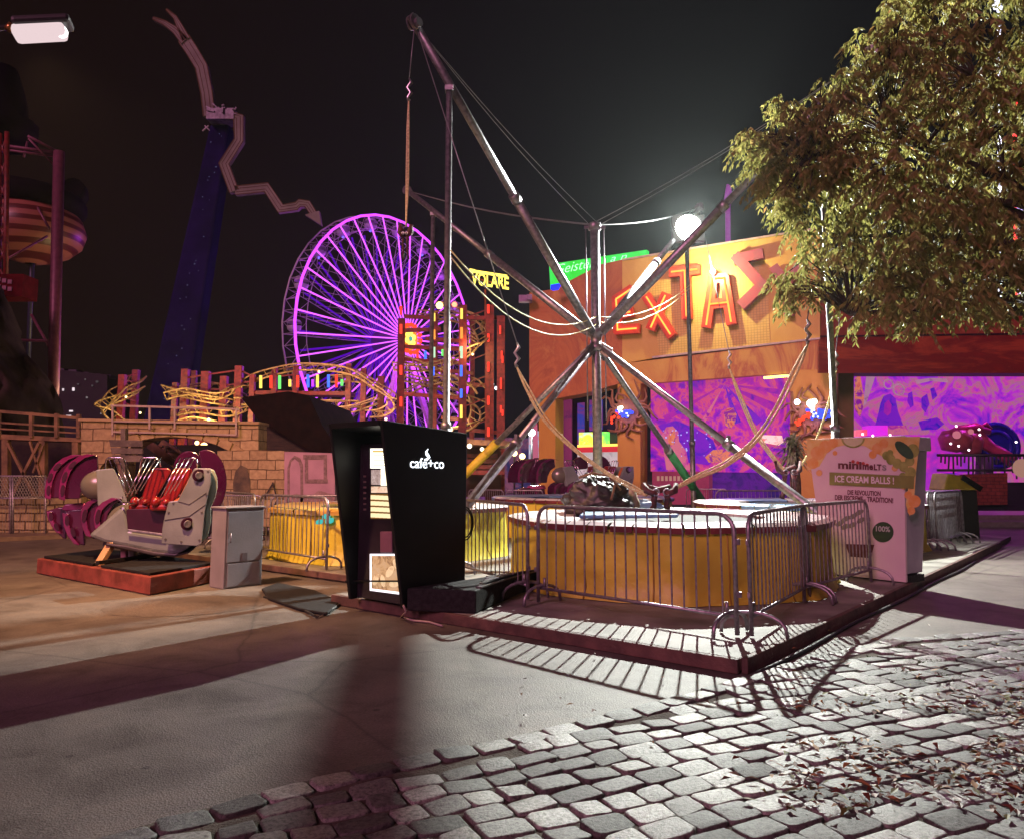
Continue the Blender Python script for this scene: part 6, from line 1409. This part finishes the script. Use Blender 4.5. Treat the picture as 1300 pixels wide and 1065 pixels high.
# lattice drop tower at the right side of the midway
t=thing('skyline_trees','dark mass of far trees across the horizon','trees',(0,140,0)); del_=t
m=MB(); vs=[];fs=[]; n=160
for k in range(n+1):
    x=-230+460*k/n; h=5+2.5*noise.noise(V((x*.05,0,0)))+1.3*noise.noise(V((x*.3,2,0)))
    vs+= [V((x,140+6*noise.noise(V((x*.04,5,0))),0)),V((x,142+6*noise.noise(V((x*.04,5,0))),h)),V((x,150,h*.8)),V((x,152,0))]
for k in range(n):
    for j in range(3): fs.append((k*4+j,k*4+4+j,k*4+5+j,k*4+1+j))
m.add(vs,fs,0,True); bpy.data.objects.remove(del_); struct(m,'far_treeline',mat('night_foliage',(.006,.006,.004),.95,0,(.012,.01,.006),.8),'stuff','dark mass of far trees along the horizon','treeline')
# ================================================================== TREE
def leafmat():
    m=bpy.data.materials.new('drooping_leaves'); m.use_nodes=True; nt=m.node_tree; nt.nodes.clear()
    at=nt.nodes.new('ShaderNodeAttribute'); at.attribute_name='tone'
    c=ramp(nt,at.outputs['Fac'],[(0,(.10,.105,.025)),(.5,(.21,.20,.055)),(.85,(.31,.26,.08)),(1,(.28,.15,.05))])
    d=nt.nodes.new('ShaderNodeBsdfPrincipled'); d.inputs['Roughness'].default_value=.5; nt.links.new(c,d.inputs['Base Color'])
    tr=nt.nodes.new('ShaderNodeBsdfTranslucent'); nt.links.new(c,tr.inputs[0]); mx=nt.nodes.new('ShaderNodeMixShader'); mx.inputs[0].default_value=.45
    o=nt.nodes.new('ShaderNodeOutputMaterial'); nt.links.new(d.outputs[0],mx.inputs[1]); nt.links.new(tr.outputs[0],mx.inputs[2]); nt.links.new(mx.outputs[0],o.inputs[0]); return m
sil=[(943,172),(958,158),(975,172),(990,150),(983,128),(1003,120),(1015,140),(1030,120),(1040,95),(1058,110),(1075,80),(1088,60),(1085,35),(1105,45),(1118,20),(1125,-5),(1180,-60),(1300,-160),(1640,-160),(1700,392),(1340,404),(1290,397),(1250,412),(1195,388),(1165,420),(1130,398),(1100,412),(1060,424),(1040,402),(1015,396),(990,378),(958,380),(985,358),(1010,345),(1025,325),(1008,300),(1000,275),(975,258),(960,240),(955,215),(945,195)]
def inside(x,y,pg):
    c=False;j=len(pg)-1
    for i in range(len(pg)):
        (xi,yi),(xj,yj)=pg[i],pg[j]
        if (yi>y)!=(yj>y) and x<(xj-xi)*(y-yi)/(yj-yi)+xi: c=not c
        j=i
    return c
rt=random.Random(21)
tr=thing('broadleaf_tree','large drooping leaved tree overhanging from the right, lit yellow green from behind','tree',(10.6,11.6,0))
cl=[]
tries=0
while len(cl)<2100 and tries<60000:
    tries+=1
    x=rt.uniform(935,1700); y=rt.uniform(-170,455)
    if not inside(x,y,sil): continue
    if x>1330 and rt.random()<.6: continue
    fe=min(1,(x-940)/260); Yc=10.6+rt.uniform(-1,1)*(.7+2.1*fe)
    p=P(x,y,Yc)
    if noise.noise(p*.62+V((3,1,7)))<-.09 and 1000<x: continue
    cl.append((p,x,y))
m=MB(); tone=[]
def leaf(m,p,d,l,wd):
    s_=d.cross(V((rt.uniform(-1,1),rt.uniform(-1,1),rt.uniform(-.3,.3)))).normalized()*wd; up=d.cross(s_).normalized()*wd*.35
    mid=p+d*l*.45; m.add([p,mid+s_+up,p+d*l,mid-s_+up,mid],[(0,1,4),(1,2,4),(4,2,3),(0,4,3)],0); v_=min(1,max(0,rt.gauss(.5,.2))); tone.extend([v_]*5)
for (c,x,y) in cl:
    base=rt.uniform(-.12,.12); nT=3
    for j in range(nT):
        a=rt.random()*2*PI; d=V((math.cos(a),math.sin(a),rt.uniform(-.5,.35))).normalized(); L_=rt.uniform(.14,.28); st=c+V((rt.uniform(-.1,.1),rt.uniform(-.12,.12),rt.uniform(-.05,.12)))
        for k in range(7):
            f_=(k+1)/7; q=st+d*L_*f_-V((0,0,.16*f_*f_))
            for s_ in (-1,1):
                ld=(d*.35+d.cross(V((0,0,1)))*s_*.6+V((0,0,-rt.uniform(.55,1.25)))+V((rt.uniform(-.3,.3),rt.uniform(-.3,.3),0))).normalized()
                leaf(m,q,ld,rt.uniform(.07,.13),rt.uniform(.012,.022))
cr=part(m,'crown',leafmat(),tr); a=cr.data.attributes.new('tone','FLOAT','POINT'); a.data.foreach_set('value',tone)
BARK=mat('dark_bark',(.05,.035,.025),.9,0,(.025,.018,.012),8,.8,30)
m=MB(); root=V((10.6,11.6,0)); fork=V((10.2,11.4,3.6)); m.tube([root,root+V((-.1,0,1.5)),fork],[.36,.28,.24],14); part(m,'trunk',BARK,tr)
limbs=[P(1130,170,10.3),P(1200,250,10.8),P(1160,330,10.4),P(1240,100,11.5),P(1300,-40,11),P(1230,385,10.2),P(1080,400,10.2),P(1040,200,10.4),P(1380,60,12),P(1450,250,11),P(1090,300,11.0)]
m=MB(); nodes=[]
for tg in limbs:
    p0=fork; pts=[]; 
    for k in range(9):
        f_=k/8; q=p0.lerp(tg,f_)+V((noise.noise(tg+V((f_*3,0,0)))*.35*math.sin(PI*f_),noise.noise(tg+V((0,f_*3,4)))*.35*math.sin(PI*f_),.55*math.sin(PI*f_)*(1 if tg.z>5 else .5))); pts.append(q); nodes.append(q) if k>2 else None
    m.tube(pts,[.15*(1-k/8)**.9+.018 for k in range(9)],8)
part(m,'limbs',BARK,tr)
m=MB()
for i,(c,x,y) in enumerate(cl):
    if i%2: continue
    nd=min(nodes,key=lambda q:(q-c).length)
    if (nd-c).length<1.7: mid=nd.lerp(c,.5)+V((0,0,.15)); m.tube([nd,mid,c],[.022,.013,.006],5,cap=False)
part(m,'twigs',BARK,tr)
# lit things glimpsed through the crown
for (x,y,c,lab) in ((1288,130,(1,.05,.05),'red ride light cluster glimpsed through the tree crown, upper right'),(1292,258,(.6,.45,1),'pale violet ride light glimpsed through the tree crown at the right edge'),(1268,8,(.8,.8,1),'white ride light glimpsed at the top of the tree crown')):
    m=MB(); rr=random.Random(x)
    for k in range(12): m.ball(P(x+rr.uniform(-9,9),y+rr.uniform(-8,8),34),.13,0,6)
    m.tube([V((P(x,600,34).x,34,0)),P(x,y,34)],.08,6); solo(m,'ride_light_mast',glow('glimpse_%d'%x,c,3),lab,'ride lights')
# ================================================================== LAMPS
# floodlight on the prop pole
fl=V((4.17,17.62,P(884,289,17.6).z))
t=thing('floodlight','blazing white floodlight on the pole in front of the letter sign','floodlight',tuple(fl),)
m=MB(); 
for s in (-1,1):
    for z_ in (-.17,.17): m.box(fl+V((s*.2,.1,z_)),(.36,.16,.3))
m.beam(fl+V((-.38,.2,-.0)),fl+V((.38,.2,-.0)),.05); m.beam(fl+V((0,.2,0)),V((4.27,18.3,fl.z-.05)),.06)
part(m,'housing',DGREY,t)
m=MB(); m.ball(fl+V((0,.02,0)),.31,0,20,(1,.5,1))
part(m,'bloom_ball',glow('flood_white',(.93,1,.95),40),t)  # glowing ball sized to the bloom round the lamp, larger than its glass
light('SPOT','flood_light',tuple(fl+V((0,-.2,0))),15000,(.95,1,.92),t,spot_size=math.radians(146),spot_blend=.65,shadow_soft_size=.07,to=(5.2,4,2.0))
# street lamp at upper left
sl=P(52,40,8.6)
t=thing('street_lamp','street lamp with a pale rectangular glass hanging from an arm at the top left corner','street lamp',tuple(sl))
HX=Matrix.Rotation(math.radians(12),3,'Y')
hd=Matrix.Rotation(math.radians(18),3,'Z')@Matrix.Rotation(math.radians(-14),3,'Y')
m=MB(); m.box(sl+V((.02,0,.09)),(.62,.30,.10),M=hd); part(m,'housing',mat('lamp_housing',(.03,.025,.03),.5),t,bevel=.04)
m=MB(); m.box(sl+V((-.01,0,-.02)),(.56,.26,.15),M=hd); part(m,'glass',glow('lamp_glass_pink',(1,.78,.80),.85),t,bevel=.05)
m=MB(); m.ball(sl+hd@V((.2,-.02,-.02)),.085,0,12,(1,1.3,.9)); part(m,'bulb_end',glow('lamp_hot',(1,.97,.95),2.5),t)
m=MB(); m.tube([sl+hd@V((-.3,0,.08)),sl+V((-1.2,0.1,-.05)),sl+V((-2.6,.2,-.1)),V((sl.x-2.7,sl.y+.2,0))],[.03,.03,.05,.07],8); part(m,'arm_and_pole',DGREY,t)
m=MB(); m.tube([sl+hd@V((-.34,0,.03)),sl+hd@V((-.28,0,.09))],.05,10); part(m,'collar',mat('copper_collar',(.5,.25,.08),.3,.8),t)
light('SPOT','street_light',tuple(sl+V((0,0,-.2))),4500,(1,.52,.24),t,spot_size=math.radians(140),spot_blend=.9,shadow_soft_size=.15,to=(-6,15,0))
# haze volume added for the halo round the floodlight
m=MB(); m.box((0,100,39),(490,290,80)); hz=struct(m,'haze',None,'stuff','thin haze added for the halo round the floodlight','haze')
hm=bpy.data.materials.new('night_haze'); hm.use_nodes=True; nt=hm.node_tree; nt.nodes.clear(); o=nt.nodes.new('ShaderNodeOutputMaterial'); v=nt.nodes.new('ShaderNodeVolumePrincipled'); v.inputs['Color'].default_value=(.85,.95,.95,1); v.inputs['Density'].default_value=.00022; v.inputs['Anisotropy'].default_value=.6
nt.links.new(v.outputs[0],o.inputs['Volume']); hz.data.materials.clear(); hz.data.materials.append(hm)
